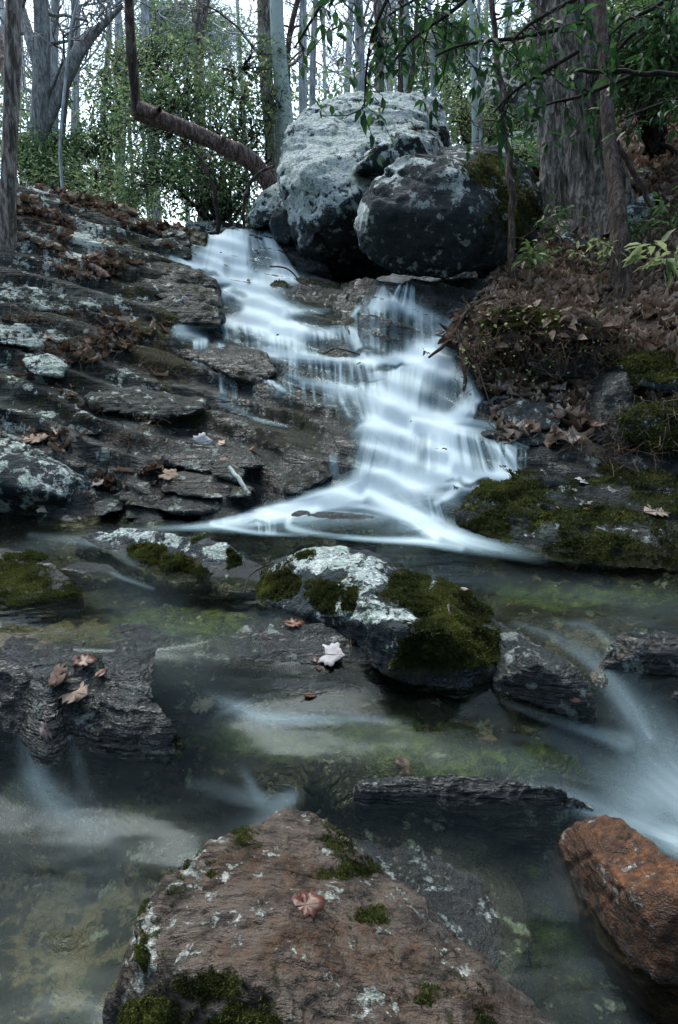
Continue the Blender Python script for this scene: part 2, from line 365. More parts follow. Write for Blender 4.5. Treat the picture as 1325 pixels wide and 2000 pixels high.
def ground_attrs(V, z0, strat):
    P = V; px, py = proj(V); near = (V[..., 1] < 8) & (V[..., 1] > .3)
    px = np.where(near, px, -9e3); n = fbm(P, 3, 4, 41); n2 = fbm(P, (4, 4, 9), 4, 43); z = V[..., 2]
    left = (1-ss(px, 380, 560))
    lich = left*ss(py, 1010, 980)*(.05+.6*n2)*ss(z, .0, .08)*(1-.8*ss(px, 180, 420))
    lich = np.maximum(lich, blobs(px, py, [(60,560,110,30,.75),(120,490,120,60,.7),(60,380,90,40,.6),(170,465,60,50,.9),(90,700,80,25,.75),(60,760,60,20,.5),(50,850,120,22,.6),(280,720,90,14,.45),(300,430,120,30,.6),(60,660,110,20,.6),(260,840,80,14,.5),(350,650,60,10,.4)])-.2+.5*n2)
    moss = .22+.6*n*ss(py, 1100, 1000)
    moss = np.maximum(moss*.9*(z > 0), blobs(px, py, [(330,700,90,28,.9),(350,600,80,30,.65),(300,640,90,30,.55),(560,850,110,50,.7),(600,610,90,30,.95),(350,460,50,22,.95),(510,720,40,40,.75),(570,800,90,22,.75),(380,810,70,18,.7),(1040,640,80,28,.9),(1250,700,90,22,.7),(1280,800,70,40,.8),(1300,230,70,50,.9),(1230,340,60,30,.7),(480,880,70,25,.6),(330,920,70,10,.5),(1000,600,50,20,.6)])+.2*n)
    moss = np.where(z < 0.0, -1, moss)
    # submerged colours: green algae, tan gravel
    alg = blobs(px, py, [(620,1440,320,52,1),(900,1490,300,45,.95),(350,1225,190,48,.85),(1150,1165,260,26,.8),(60,1560,90,45,.8),(230,1590,90,40,.6),(1100,1850,120,90,.8),(960,1560,90,40,.5),(640,1020,90,16,.5),(1200,1500,80,40,.5),(1050,1680,60,60,.5)])
    alg = alg*ss(-z, -.02, .03) + .12*n
    pale = blobs(px, py, [(100,1240,200,36,.6),(620,1160,400,26,.3),(1120,1120,300,22,.45),(1120,1310,170,120,.62),(650,1385,160,18,.4),(520,1300,130,26,.45),(120,1720,260,150,.55),(950,1420,160,20,.62),(250,1060,200,16,.5),(1290,1500,80,80,.5),(200,1900,250,120,.5)])+.14*n
    pale = np.where(z > .02, -1, pale)
    band = fbm(np.stack([P[..., 0]*1.1+P[..., 1]*.3, P[..., 1]*5.5, 0*z], -1), 2.6, 4, 63, .6)
    under = ss(-z, -.0, .03); pale = pale+under*.55*np.maximum(band, -.3); alg = alg-under*.40*band
    wet = 1-ss(z, .02, .10)
    wet = np.maximum(wet, ss(px, 330, 480)*(1-ss(px, 980, 1060))*ss(py, 440, 560)*.9)
    wet = np.maximum(wet, ss(py, 800, 880)*.75); wet = np.maximum(wet, ss(px, 900, 960)*ss(py, 620, 700)*.5)
    wet = np.maximum(wet, .35*ss(px, 150, 330)*ss(py, 560, 760))
    wet = np.where(near, np.clip(wet+.25*n*(wet > .2), 0, 1), 0)
    rust = blobs(px, py, [(150,1060,200,20,.5),(100,1240,160,30,.6),(250,1450,120,60,.35),(1130,830,120,30,.2),(120,1700,200,80,.3),(1050,1280,120,60,.35),(300,960,200,30,.25)])*.8+.1*n
    dirt = ss(px, 930, 1010)*ss(z, .42, .55) * (V[..., 1] < 9)
    dirt = np.maximum(dirt, blobs(px, py, [(150,420,190,40,.8),(250,480,120,30,.4),(150,640,150,30,.35)])*(.6+.8*n))
    dirt = np.where(near, dirt, 1)
    return dict(lichen=np.where(near, lich, -1), moss=np.where(near, moss, -1), wet=wet, rust=np.clip(rust, 0, 1), pale=pale, algae=alg, dirt=dirt), px, py
GA, GPX, GPY = ground_attrs(TV, TZ0, TSTR)
def ground_material():
    b = NB('creek_ground'); m = rock_material('creek_ground_stone'); bpy.data.materials.remove(b.m)
    # extend the stone material with algae and soil
    t = m.node_tree; B = [n for n in t.nodes if n.type == 'BSDF_PRINCIPLED'][0]
    x = NB.__new__(NB); x.m = m; x.t = t
    col = B.inputs['Base Color'].links[0].from_socket; p = x.pos()
    an = x.noise(p, 9, 5, .6); af = x.mr(x.mth('ADD', x.attr('algae'), x.mr(an, .3, .7, -.4, .4)), .30, .75)
    acol = x.ramp(x.noise(p, 25, 5, .6), [(.3, (.014, .024, .009)), (.5, (.050, .076, .024)), (.7, (.12, .155, .05))])
    col2 = x.mix(x.mth('MULTIPLY', af, .9), col, acol)
    dcol = x.ramp(x.noise(p, 40, 6, .7), [(.3, (.012, .009, .007)), (.5, (.045, .032, .024)), (.7, (.11, .078, .058))])
    df = x.mr(x.mth('ADD', x.attr('dirt'), x.mr(x.noise(p, 12, 5, .7), .3, .7, -.4, .4)), .4, .6)
    col3 = x.mix(df, col2, dcol)
    t.links.new(col3, B.inputs['Base Color']); m.name = 'creek_ground'; return m
M['ground'] = ground_material()
n_, m_ = TV.shape[:2]
g = mesh('ground', TV.reshape(-1, 3), gridfaces(n_, m_), M['ground'], attrs={k: a.ravel() for k, a in GA.items()})
tag(g, 'layered rock ledges, creek bed and leafy banks around the waterfall', kind='structure')
# the ground behind the camera
xs = np.linspace(-74, 74, 81); ys = np.linspace(-40, 1.2, 41); X, Y_ = np.meshgrid(xs, ys, indexing='ij')
Zb = -.45 + .12*np.abs(X)*ss(np.abs(X), .5, 12) - .01*Y_; Zb = np.where((np.abs(X) < 3) & (Y_ > -1), -.6, Zb)
Zb = np.minimum(Zb, 12)-.15
g2 = mesh('ground_behind', np.stack([X, Y_, Zb], -1).reshape(-1, 3), gridfaces(81, 41)[:, ::-1], M['ground'])
tag(g2, 'leafy ground behind the photographer', kind='structure')
# ------------------------------------------------------------------ water
def strokes(px, py, L, seed=0):
    """foam laid along flow lines: (points (x,y,width,density), streakiness)"""
    out = np.zeros(px.shape)
    for q, (pts, stk) in enumerate(L):
        pts = np.array(pts, float)
        # smooth the polyline
        tt = np.linspace(0, len(pts)-1, (len(pts)-1)*8+1); kk = np.arange(len(pts)); pts = np.stack([np.interp(tt, kk, pts[:, c]) for c in range(4)], -1)
        for _ in range(6): pts[1:-1] = (pts[:-2]+2*pts[1:-1]+pts[2:])/4
        wmax = pts[:, 2].max()
        m = (px > pts[:, 0].min()-wmax) & (px < pts[:, 0].max()+wmax) & (py > pts[:, 1].min()-wmax) & (py < pts[:, 1].max()+wmax)
        if not m.any(): continue
        X, Y = px[m], py[m]; best = np.full(X.shape, 1e9); u = np.zeros(X.shape); s = np.zeros(X.shape); d = np.zeros(X.shape); acc = 0
        for a, b in zip(pts[:-1], pts[1:]):
            e = b[:2]-a[:2]; Ln = np.hypot(*e)+1e-6
            k0 = ((X-a[0])*e[0]+(Y-a[1])*e[1])/Ln**2; k = np.clip(k0, 0, 1)
            cx = a[0]+k*e[0]; cy = a[1]+k*e[1]; W = (a[2]+k*(b[2]-a[2]))/2*1.25
            dist = np.hypot(X-cx, Y-cy)/W
            side = np.sign((X-cx)*e[1]-(Y-cy)*e[0]); r = dist < best
            best = np.where(r, dist, best); u = np.where(r, side*dist*W, u); s = np.where(r, acc+k*Ln, s); d = np.where(r, a[3]+k*(b[3]-a[3]), d); acc += Ln
        sn = vn(np.stack([u/7, s/90, 0*u], -1), 1, seed+q) *.5 + vn(np.stack([u/3, s/60, 0*u], -1), 1, seed+q+50)*.3 + vn(np.stack([u/18, s/120, 0*u], -1), 1, seed+q+90)*.5
        val = d*(1-ss(best, .05, 1.1))*np.clip(1+stk*sn, 0, 1.5)
        o = out[m]; out[m] = 1-(1-np.clip(o, 0, 1))*(1-np.clip(val, 0, 1))
    return out
def veils(px, py, L, seed=0):
    """thin curtains falling from one ledge line to the next: top, bottom, density, gap"""
    out = np.zeros(px.shape)
    for q, (top, bot, den, gap) in enumerate(L):
        top = np.array(top, float); bot = np.array(bot, float)
        s = np.linspace(0, 1, 60)
        def rs(a):
            d = np.r_[0, np.cumsum(np.hypot(*np.diff(a, axis=0).T))]; d /= d[-1]; return np.stack([np.interp(s, d, a[:, 0]), np.interp(s, d, a[:, 1])], 1)
        A = rs(top); B = rs(bot)
        # invert the ruled patch
        x0, x1 = min(A[:, 0].min(), B[:, 0].min())-14, max(A[:, 0].max(), B[:, 0].max())+14; y0, y1 = A[:, 1].min()-16, B[:, 1].max()+16
        m = (px > x0) & (px < x1) & (py > y0) & (py < y1)
        if not m.any(): continue
        X, Y = px[m], py[m]; v = np.full(X.shape, .5)
        for _ in range(5):
            # column s whose line at height v passes X
            us = np.empty(X.shape); vb = np.round(np.clip(v, 0, 1)*20)/20
            for val in np.unique(vb):
                r = vb == val; row = A+(B-A)*val; us[r] = np.interp(X[r], row[:, 0], s)
            ay = np.interp(us, s, A[:, 1]); by = np.interp(us, s, B[:, 1]); v = (Y-ay)/np.maximum(by-ay, 1)
        L_ = abs(B[-1, 0]-B[0, 0])
        row0 = np.interp(us, s, B[:, 0])
        sn = vn(np.stack([row0/5.5, v*.5, 0*v], -1), 1, seed+q)*.8+vn(np.stack([row0/2.6, v*.6, 0*v], -1), 1, seed+q+31)*.4+vn(np.stack([row0/22, v*.3, 0*v], -1), 1, seed+q+61)*.6
        edge = ss(us, 0, .06)*(1-ss(us, .94, 1)); vv = ss(v, -.25, .12)*(1-ss(v, .95, 1.25))
        fall = .75+.4*np.abs(v-.5)*2*.6
        val = den*edge*vv*fall*np.clip(1-gap*.5+gap*sn*1.2, 0, 1.25)
        o = out[m]; out[m] = 1-(1-np.clip(o, 0, 1))*(1-np.clip(val, 0, 1))
    return out
V_ = [  # cascade curtains
 ([(405,462),(440,458),(500,462),(545,470)],[(385,540),(430,548),(520,548),(592,545)],.80,.35),
 ([(420,458),(470,458),(490,462)],[(405,520),(440,535),(480,545)],.75,.2),
 ([(515,460),(540,468),(552,490)],[(530,545),(560,546),(590,545)],.7,.3),
 ([(425,632),(560,640),(690,652)],[(430,660),(560,690),(700,705)],.55,.9),
 ([(500,636),(560,640),(620,646)],[(500,680),(560,690),(620,696)],.6,.5),
 ([(376,668),(410,665),(452,682)],[(374,702),(410,712),(462,728)],.62,.9),
 ([(538,690),(640,708),(745,716)],[(535,735),(640,752),(760,760)],.50,.9),
 ([(650,712),(720,718),(790,712)],[(650,752),(720,765),(790,775)],.60,.9),
 ([(510,738),(600,752),(700,762)],[(520,770),(600,785),(700,800)],.36,.9),
 ([(425,722),(455,728),(475,735)],[(428,765),(455,775),(475,785)],.42,.9),
 ([(635,768),(680,766),(730,775)],[(660,812),(690,815),(740,820)],.45,.7),
 ([(668,640),(700,600),(760,592),(840,620),(890,650)],[(668,655),(715,700),(770,700),(850,700),(900,690)],.50,.6),
 ([(738,565),(750,560),(765,575)],[(715,600),(750,605),(790,600)],.55,.4),
 ([(775,558),(800,555),(812,560)],[(755,592),(790,605),(812,620)],.75,.8),
 ([(672,640),(690,645),(700,655)],[(690,690),(705,700),(718,700)],.7,.6),
 ([(765,702),(850,705),(930,770)],[(765,800),(850,812),(935,806)],.70,.35),
 ([(765,702),(800,695),(835,705)],[(755,800),(790,808),(815,810)],.85,.3),
 ([(905,760),(925,772),(935,790)],[(870,812),(905,820),(925,822)],.5,.3),
 ([(710,825),(850,832),(1000,878)],[(680,925),(850,938),(1040,930)],.86,.45),
 ([(960,858),(1000,868),(1030,885)],[(960,920),(1000,928),(1030,925)],.45,.9),
 ([(500,1010),(520,1008),(545,1012)],[(505,1036),(520,1038),(545,1040)],.55,.8),
 ([(815,980),(835,975),(860,985)],[(825,1010),(850,1015),(870,1020)],.6,.9),
 ([(640,890),(652,885),(660,890)],[(640,925),(655,928),(665,930)],.35,.9),
]
S_ = [  # cascade flow lines
 ([(1060,934,20,.2),(930,942,60,.5),(760,965,100,.65),(620,1000,70,.5),(480,1022,36,.35),(360,1030,16,.08)], .5),
 ([(770,955,110,.65),(810,1000,90,.5),(880,1045,56,.45),(980,1072,34,.16),(1060,1090,30,.02)], .5),
 ([(820,700,120,.3),(810,760,150,.4),(790,830,160,.5),(820,900,200,.4),(800,940,220,.4)], .3),
 ([(470,480,120,.25),(480,545,150,.3),(540,620,120,.15),(600,660,160,.08),(680,720,160,.08),(760,760,120,.15)], .5),
 ([(425,462,50,.7),(455,480,80,.7),(420,525,70,.8),(440,560,60,.85),(490,600,70,.9),(530,640,90,.9)], .25),
 ([(405,470,30,.5),(395,500,50,.6),(370,515,40,.6)], .2),
 ([(335,505,14,.5),(380,518,26,.75),(430,545,40,.85),(470,580,50,.9),(510,615,60,.9)], .35),
 ([(500,545,60,.7),(560,548,50,.6),(590,546,20,.3)], .3),
 ([(470,548,60,.85),(530,585,44,.8),(560,615,60,.85),(570,640,80,.9)], .3),
 ([(520,600,34,.7),(590,608,24,.5),(640,605,14,.3)], .4),
 ([(345,640,12,.35),(390,632,24,.7),(450,626,32,.9),(540,632,46,1.0),(620,642,40,.8),(690,650,20,.4)], .25),
 ([(350,650,30,.5),(380,650,40,.5),(400,660,20,.4)], .3),
 ([(430,690,14,.35),(500,690,22,.6),(600,700,26,.85),(700,705,20,.8),(780,706,18,.8)], .4),
 ([(440,725,10,.4),(465,728,12,.6),(480,736,8,.4)], .3),
 ([(500,738,10,.55),(530,744,14,.7),(560,768,12,.5)], .3),
 ([(560,740,18,.5),(640,756,26,.75),(700,770,40,.9),(760,790,60,1),(800,810,60,1)], .35),
 ([(430,790,10,.3),(470,800,14,.4),(505,820,10,.5),(560,832,8,.3)], .3),
 ([(420,775,8,.3),(440,780,10,.5)], .3),
 ([(890,622,36,.55),(878,650,34,.6),(850,680,44,.75),(820,700,60,.85)], .35),
 ([(700,602,12,.6),(690,615,10,.6),(672,640,8,.5)], .2),
 ([(740,592,40,.55),(800,600,40,.55),(860,640,44,.5),(900,690,30,.3)], .3),
 ([(700,705,18,.6),(780,706,30,.85),(850,700,50,.95),(860,730,60,.7)], .2),
 ([(720,720,40,.4),(760,760,70,.75),(750,800,80,.85)], .25),
 ([(830,690,70,.75),(900,730,34,.7),(935,780,20,.6)], .2),
 ([(930,785,18,.6),(890,815,34,.85),(830,825,60,1),(760,830,60,1)], .15),
 ([(700,835,40,.6),(760,828,50,1),(860,830,50,1),(960,845,28,.75),(1030,872,12,.4)], .35),
 ([(870,815,20,.6),(960,830,16,.5),(1060,868,8,.25)], .5),
 ([(740,860,90,.8),(780,900,110,.8),(740,935,80,.9)], .25),
 ([(860,850,80,.75),(880,900,100,.8),(900,930,60,.85)], .3),
 ([(1050,932,8,.4),(980,930,26,.85),(880,936,34,1),(760,945,50,1),(690,960,44,1),(620,985,36,.9),(540,1005,30,.85),(460,1020,22,.75),(380,1029,14,.4),(320,1031,12,.2),(260,1033,8,.03)], .4),
 ([(700,950,60,.9),(650,975,60,.95),(580,990,40,.9),(500,1000,22,.7),(440,1018,16,.5)], .5),
 ([(760,945,60,.9),(740,975,50,.8),(770,990,40,.8),(820,1010,34,.85),(870,1040,36,.85),(930,1064,30,.4),(990,1076,24,.14),(1040,1085,20,.02)], .5),
 ([(640,985,24,.8),(720,992,14,.6),(790,1010,20,.75),(850,1045,30,.85)], .4),
 ([(570,1005,14,.5),(560,1030,20,.5),(640,1046,10,.45),(740,1054,12,.6),(830,1056,20,.8),(900,1070,16,.6)], .5),
 ([(900,945,30,.5),(880,965,16,.6),(850,985,14,.5)], .5),
 ([(470,1012,14,.5),(400,1022,10,.5),(500,1040,12,.4),(600,1046,6,.25)], .4),
 ([(880,1040,40,.5),(950,1058,34,.2),(1010,1072,26,.04)], .6),
]
F_ = [  # foam and silk in the foreground
 ([(180,1120,90,.04),(290,1200,170,.10),(330,1290,160,.07),(420,1380,140,.05),(560,1440,110,.04),(760,1470,90,.04),(1000,1500,90,.10),(1250,1570,120,.22)], .3),
 ([(700,1120,40,.03),(900,1130,60,.08),(1150,1160,70,.10),(1360,1190,70,.08)], .4),
 ([(60,1540,90,.15),(200,1640,130,.06),(160,1800,200,.04),(100,2000,240,.03)], .3),
 ([(560,1560,60,.18),(440,1670,110,.07),(300,1850,160,.04),(220,2000,160,.02)], .3),
 ([(1230,1590,110,.15),(1070,1740,120,.05),(1180,1960,150,.03)], .3),
 ([(640,1190,30,.03),(560,1210,50,.08),(420,1230,60,.08),(250,1250,60,.07),(60,1265,60,.06)], .4),
 ([(350,1030,30,.1),(200,1050,40,.14),(60,1070,40,.08),(-60,1090,40,.03)], .4),
 ([(1130,1230,50,.05),(1190,1310,90,.12),(1240,1390,120,.22),(1300,1480,180,.38),(1380,1550,220,.5)], .22),
 ([(1060,1430,20,.04),(1160,1480,70,.12),(1250,1535,130,.22),(1340,1590,170,.28)], .22),
 ([(980,1370,10,.05),(1060,1400,20,.18),(1130,1420,30,.25),(1220,1450,40,.3)], .5),
 ([(1000,1215,10,.15),(1080,1240,22,.25),(1160,1290,40,.28),(1230,1380,50,.28),(1270,1440,40,.25)], .7),
 ([(1080,1215,10,.1),(1150,1220,14,.2),(1200,1260,24,.25),(1240,1310,24,.2)], .6),
 ([(46,1340,20,.08),(54,1400,44,.18),(60,1480,60,.26),(90,1550,60,.22),(150,1590,60,.12),(230,1640,40,.03)], .6),
 ([(140,1410,14,.05),(150,1470,30,.16),(160,1530,30,.10),(190,1570,30,.03)], .6),
 ([(400,1350,20,.05),(460,1380,50,.30),(510,1405,46,.32),(600,1404,34,.28),(700,1402,24,.18),(800,1410,20,.04)], .6),
 ([(380,1530,24,.08),(470,1555,40,.22),(540,1570,36,.26),(580,1550,20,.1)], .6),
 ([(570,1560,34,.22),(520,1600,44,.22),(460,1650,50,.10),(350,1700,50,.03)], .6),
 ([(470,1500,16,.05),(490,1530,30,.2),(510,1560,30,.2)], .6),
 ([(880,1525,20,.05),(1000,1540,40,.15),(1100,1560,50,.2),(1180,1585,50,.25),(1250,1615,60,.35),(1340,1655,80,.45)], .6),
 ([(600,1350,8,.1),(500,1360,8,.15),(420,1400,10,.1)], .5),
 ([(200,1105,10,.2),(230,1125,10,.25),(300,1150,8,.1)], .5),
 ([(470,1085,14,.2),(490,1120,20,.2),(540,1160,10,.1)], .5),
 ([(60,1045,14,.14),(200,1060,18,.2),(260,1100,20,.12)], .6),
]
def water_material(name, body=(.62, .72, .66), sheet=False):
    b = NB(name); p = b.pos()
    foam = b.attr('foam')
    rn = b.noise(b.pos((1, 2.2, 1)), 4.5, 2, .4)
    bp = b.n('ShaderNodeBump'); b.l(rn, bp.inputs['Height']); bp.inputs['Strength'].default_value = .45; bp.inputs['Distance'].default_value = .02
    fr = b.n('ShaderNodeFresnel'); fr.inputs['IOR'].default_value = 1.33; b.l(bp.outputs[0], fr.inputs['Normal'])
    gl = b.n('ShaderNodeBsdfGlossy'); gl.inputs['Roughness'].default_value = .13; gl.inputs[0].default_value = (.26, .31, .34, 1); b.l(bp.outputs[0], gl.inputs['Normal'])
    tr = b.n('ShaderNodeBsdfTransparent'); tr.inputs[0].default_value = (*body, 1)
    m1 = b.n('ShaderNodeMixShader'); b.l(b.mth('MULTIPLY', fr.outputs[0], b.mr(foam, .0, .3, 0, .8)) if sheet else fr.outputs[0], m1.inputs[0]); b.l(tr.outputs[0], m1.inputs[1]); b.l(gl.outputs[0], m1.inputs[2])
    fc = b.mix(b.mr(foam, .35, 1.0), (.32, .44, .49), (.64, .75, .80)); df = b.n('ShaderNodeBsdfDiffuse'); b.l(fc, df.inputs[0])
    tl = b.n('ShaderNodeBsdfTranslucent'); b.l(fc, tl.inputs[0])
    m2 = b.n('ShaderNodeMixShader'); m2.inputs[0].default_value = .3; b.l(df.outputs[0], m2.inputs[1]); b.l(tl.outputs[0], m2.inputs[2])
    m3 = b.n('ShaderNodeMixShader'); b.l(b.mr(foam, 0, 1, 0, .97), m3.inputs[0]); b.l(m1.outputs[0], m3.inputs[1]); b.l(m2.outputs[0], m3.inputs[2])
    return b.done(m3)
M['water'] = water_material('silky_creek_water', (.84, .87, .70))
M['fall'] = water_material('white_falling_water', (.90, .94, .93), True)
# surface level of the pools
def _wp():
    L = []
    for z, P in [(0.0, [(-300,1040),(0,1030),(400,1035),(800,1075),(1100,1100),(1325,1130),(1600,1130),(0,1150),(600,1150),(1000,1150),(1325,1195),(-200,1240),(0,1265),(250,1275),(400,1262),(500,1215),(980,1190),(800,1160)]),
                 (-.006, [(40,1290),(150,1290),(300,1300),(440,1262),(600,1232),(720,1240),(1100,1205),(1200,1222),(1330,1235)]),
                 (-.11, [(400,1425),(600,1400),(760,1400),(800,1450),(600,1470),(1000,1430),(1050,1490),(900,1500)]),
                 (-.065, [(600,1330),(480,1345),(700,1350)]), (-.135, [(500,1530),(700,1530),(900,1540)]), (-.10, [(1190,1345),(1250,1345)]),
                 (-.19, [(-50,1510),(60,1520),(200,1540),(330,1520),(1290,1460)]),
                 (-.22, [(60,1620),(200,1700),(100,1900),(300,1900),(450,1620),(1300,1560),(1200,1600),(1000,1700),(1100,1900),(1325,1950),(600,1620),(800,1640),(1350,1700)])]:
        for a in P: L.append(PZ(*a, z))
    for a in [(0,.4,-.22),(-1,.4,-.22),(1,.4,-.22),(0,0,-.22),(-2,0,-.22),(2,0,-.22),(-2,2.6,0),(2.5,2.6,0),(0,3.2,0),(-1.5,3.2,0),(-2,1.9,0),(2.4,1.8,0),(-2,1.2,-.2),(2,1.1,-.22)]: L.append(np.array(a, float))
    return np.array(L)
WP = _wp(); _wr = rbf(np.stack(warp(WP[:, 0], WP[:, 1]), 1), WP[:, 2], .02, 5e-4)
def build_pool():
    th = np.linspace(-48, 48, 520)*math.pi/180; r = np.geomspace(.5, 3.6, 460)
    R, T = np.meshgrid(r, th, indexing='ij'); x = R*np.sin(T); y = R*np.cos(T)
    z = _wr(*warp(x, y))
    def gb(A, s, ax):
        k = np.exp(-.5*(np.arange(-3*s, 3*s+1)/s)**2); k /= k.sum(); Ap = np.pad(A, [(3*s, 3*s) if i == ax else (0, 0) for i in (0, 1)], mode='edge'); return np.apply_along_axis(lambda v: np.convolve(v, k, 'valid'), ax, Ap)
    z = gb(gb(z, 22, 1), 6, 0); z = np.minimum(z, .002)
    P = np.stack([x, y, z], -1)
    z = z + .003*fbm(P, (3, 7, 1), 3, 81) - .03*ss(y, 2.9, 3.2)
    V = np.stack([x, y, z], -1); px, py = proj(V)
    foam = np.maximum(strokes(px, py, F_, 300), strokes(px, py, S_, 100)*ss(y, 2.0, 2.2)*.55)
    foam = np.clip(np.where(foam < .12, foam*.55, foam-.054), 0, 1)
    F = gridfaces(*R.shape)
    tz = TV[..., 2]
    global ZL; ZL = tz
    dry = (zlook(x, y) > z+.05).ravel()
    F = F[~dry[F].all(1)]
    return mesh('pool_water', V.reshape(-1, 3), F, M['water'], attrs=dict(foam=foam.ravel()))
tag(build_pool(), 'clear green and brown creek water flowing between the rocks', kind='structure')
def build_falls():
    # water-worn surface the sheet of water follows: ledges softened
    Z = TV[..., 2].copy()
    i0 = np.searchsorted(TR_, 2.2); i1 = np.searchsorted(TR_, 7.2)
    A = Z[i0:i1].copy()
    for _ in range(5):
        A[1:-1] = (A[:-2]+2*A[1:-1]+A[2:])/4; A[:, 1:-1] = (A[:, :-2]+2*A[:, 1:-1]+A[:, 2:])/4
    Z[i0:i1] = np.maximum(A, 0)+.006
    st = 2.0; X, Y = np.meshgrid(np.arange(180, 1130, st), np.arange(448, 1112, st), indexing='xy')
    P = cast(X, Y, 1.5, 9, 1000, Z)
    foam = 1-(1-strokes(X, Y, S_, 100))*(1-veils(X, Y, V_, 200))
    foam = np.clip(foam*1.04, 0, 1)
    holes = [(512,505,20,38,.55),(450,520,14,20,.25),(395,537,36,8,.6),(432,563,28,8,.7),(450,600,36,14,.75),(475,575,20,7,.5),(640,575,76,28,1),(620,624,62,15,.9),(480,668,50,8,.5),(640,674,50,14,.65),(460,703,60,10,.8),(500,722,40,24,.95),
      (600,724,50,6,.5),(575,776,60,8,.7),(660,787,30,8,.6),(520,802,60,20,.85),(600,822,66,16,.85),(690,691,60,8,.8),(715,632,36,20,.6),(775,645,36,24,.45),(760,713,44,7,.6),(868,775,38,30,.45),(700,745,60,5,.3),(860,640,16,14,.3),
      (920,940,40,6,.7),(700,1024,100,15,.6),(620,1048,60,6,.6),(945,967,44,14,.7),(690,830,26,14,.7),(655,895,20,26,.6),(880,1000,20,16,.5),(800,1040,36,9,.5),(500,1028,24,5,.4),(420,690,40,10,.6),(560,745,30,6,.5),(1020,905,18,12,.4)]
    foam = foam*(1-.92*blobs(X, Y, holes))
    bad = np.isnan(P[..., 0]); P[bad] = 0
    # smooth the sheet a little
    ok = ~bad
    for _ in range(3):
        Q = P.copy(); Q[1:-1, 1:-1] = (P[:-2, 1:-1]+P[2:, 1:-1]+P[1:-1, :-2]+P[1:-1, 2:]+4*P[1:-1, 1:-1])/8
        g = ok.copy(); g[1:-1, 1:-1] &= ok[:-2, 1:-1] & ok[2:, 1:-1] & ok[1:-1, :-2] & ok[1:-1, 2:]
        P = np.where(g[..., None], Q, P)
    dz = np.zeros(foam.shape); e = np.diff(P, axis=0); dz[:-1] = np.abs(e[..., 2])/(np.abs(e[..., 2])+np.abs(e[..., 1])+1e-6)
    for _ in range(2): dz[1:-1] = (dz[:-2]+dz[1:-1]+dz[2:])/3
    steep = ss(dz, .55, .95)
    gap = vn(np.stack([X/4.2, Y/60, 0*X], -1), 1, 55)*.6+vn(np.stack([X/13, Y/90, 0*X], -1), 1, 56)*.7
    foam = foam*(1-steep*np.clip(.30+.75*gap, 0, .85)*(1-ss(foam, .93, 1)*.4))
    P[..., 2] += .004*foam; P[..., 1] -= .014*foam + .004
    F = gridfaces(*X.shape)[:, ::-1]; fo = foam.ravel(); bd = bad.ravel()
    keep = (fo[F].max(1) > .015) & ~bd[F].any(1)
    V = P.reshape(-1, 3); span = np.linalg.norm(V[F[:, 0]]-V[F[:, 2]], axis=1); keep &= span < .45
    F = F[keep]; used = np.unique(F); mp = np.zeros(len(V), int); mp[used] = np.arange(len(used))
    return mesh('waterfall', V[used], mp[F], M['fall'], attrs=dict(foam=fo[used]))
tag(build_falls(), 'white silky waterfall tumbling down the ledges', kind='structure')
# ------------------------------------------------------------------ rocks
def remeshed(pieces, voxel, smooth=3):
    bm = bmesh.new()
    for pts in pieces:
        b2 = bmesh.new(); vs = [b2.verts.new(p) for p in pts]
        r = bmesh.ops.convex_hull(b2, input=vs)
        junk = [v for v in b2.verts if not v.link_faces]; bmesh.ops.delete(b2, geom=junk, context='VERTS')
        bmesh.ops.recalc_face_normals(b2, faces=b2.faces)
        tmp = bpy.data.meshes.new('t'); b2.to_mesh(tmp); bm.from_mesh(tmp); bpy.data.meshes.remove(tmp); b2.free()
    me = bpy.data.meshes.new('hull'); bm.to_mesh(me); bm.free()
    o = bpy.data.objects.new('hull', me); C.objects.link(o)
    m = o.modifiers.new('r', 'REMESH'); m.mode = 'VOXEL'; m.voxel_size = voxel
    if smooth:
        s = o.modifiers.new('s', 'SMOOTH'); s.factor = .5; s.iterations = smooth
    dg = bpy.context.evaluated_depsgraph_get(); ev = bpy.data.meshes.new_from_object(o.evaluated_get(dg))
    bpy.data.objects.remove(o); bpy.data.meshes.remove(me)
    return ev
def vnorm(me):
    n = np.empty(len(me.vertices)*3, np.float32); me.vertex_normals.foreach_get('vector', n); return n.reshape(-1, 3).astype(float)
def vco(me):
    n = np.empty(len(me.vertices)*3, np.float32); me.vertices.foreach_get('co', n); return n.reshape(-1, 3).astype(float)
def chisel(V, N, size, amt, seed, strata=(0, 0, 1), k=5.0):
    """broad facets, cracks along the bedding and fine roughness"""
    P = V/size
    d = .34*fbm(P, 2.2, 3, seed) + .20*fbm(P, 6, 3, seed+3)
    # facets: quantised noise gives flat chips with sharp steps
    q = fbm(P, 3.2, 2, seed+5)*3; fq = np.floor(q)+ss(q-np.floor(q), .40, .60); d += .7*(fq/3)
    s = (P*np.array(strata)).sum(-1)*k + .5*fbm(P, 1.5, 2, seed+7); f = s-np.floor(s)
    d -= .30*np.exp(-((f-.5)/.06)**2)*ss(fbm(P, 1.7, 2, seed+9), -.1, .3)
    ridge = 1-np.abs(fbm(P, 7, 4, seed+11, .6))*2; d += .14*ridge + .10*fbm(P, 20, 3, seed+13, .6)
    return V + N*(d*amt*size)[:, None]
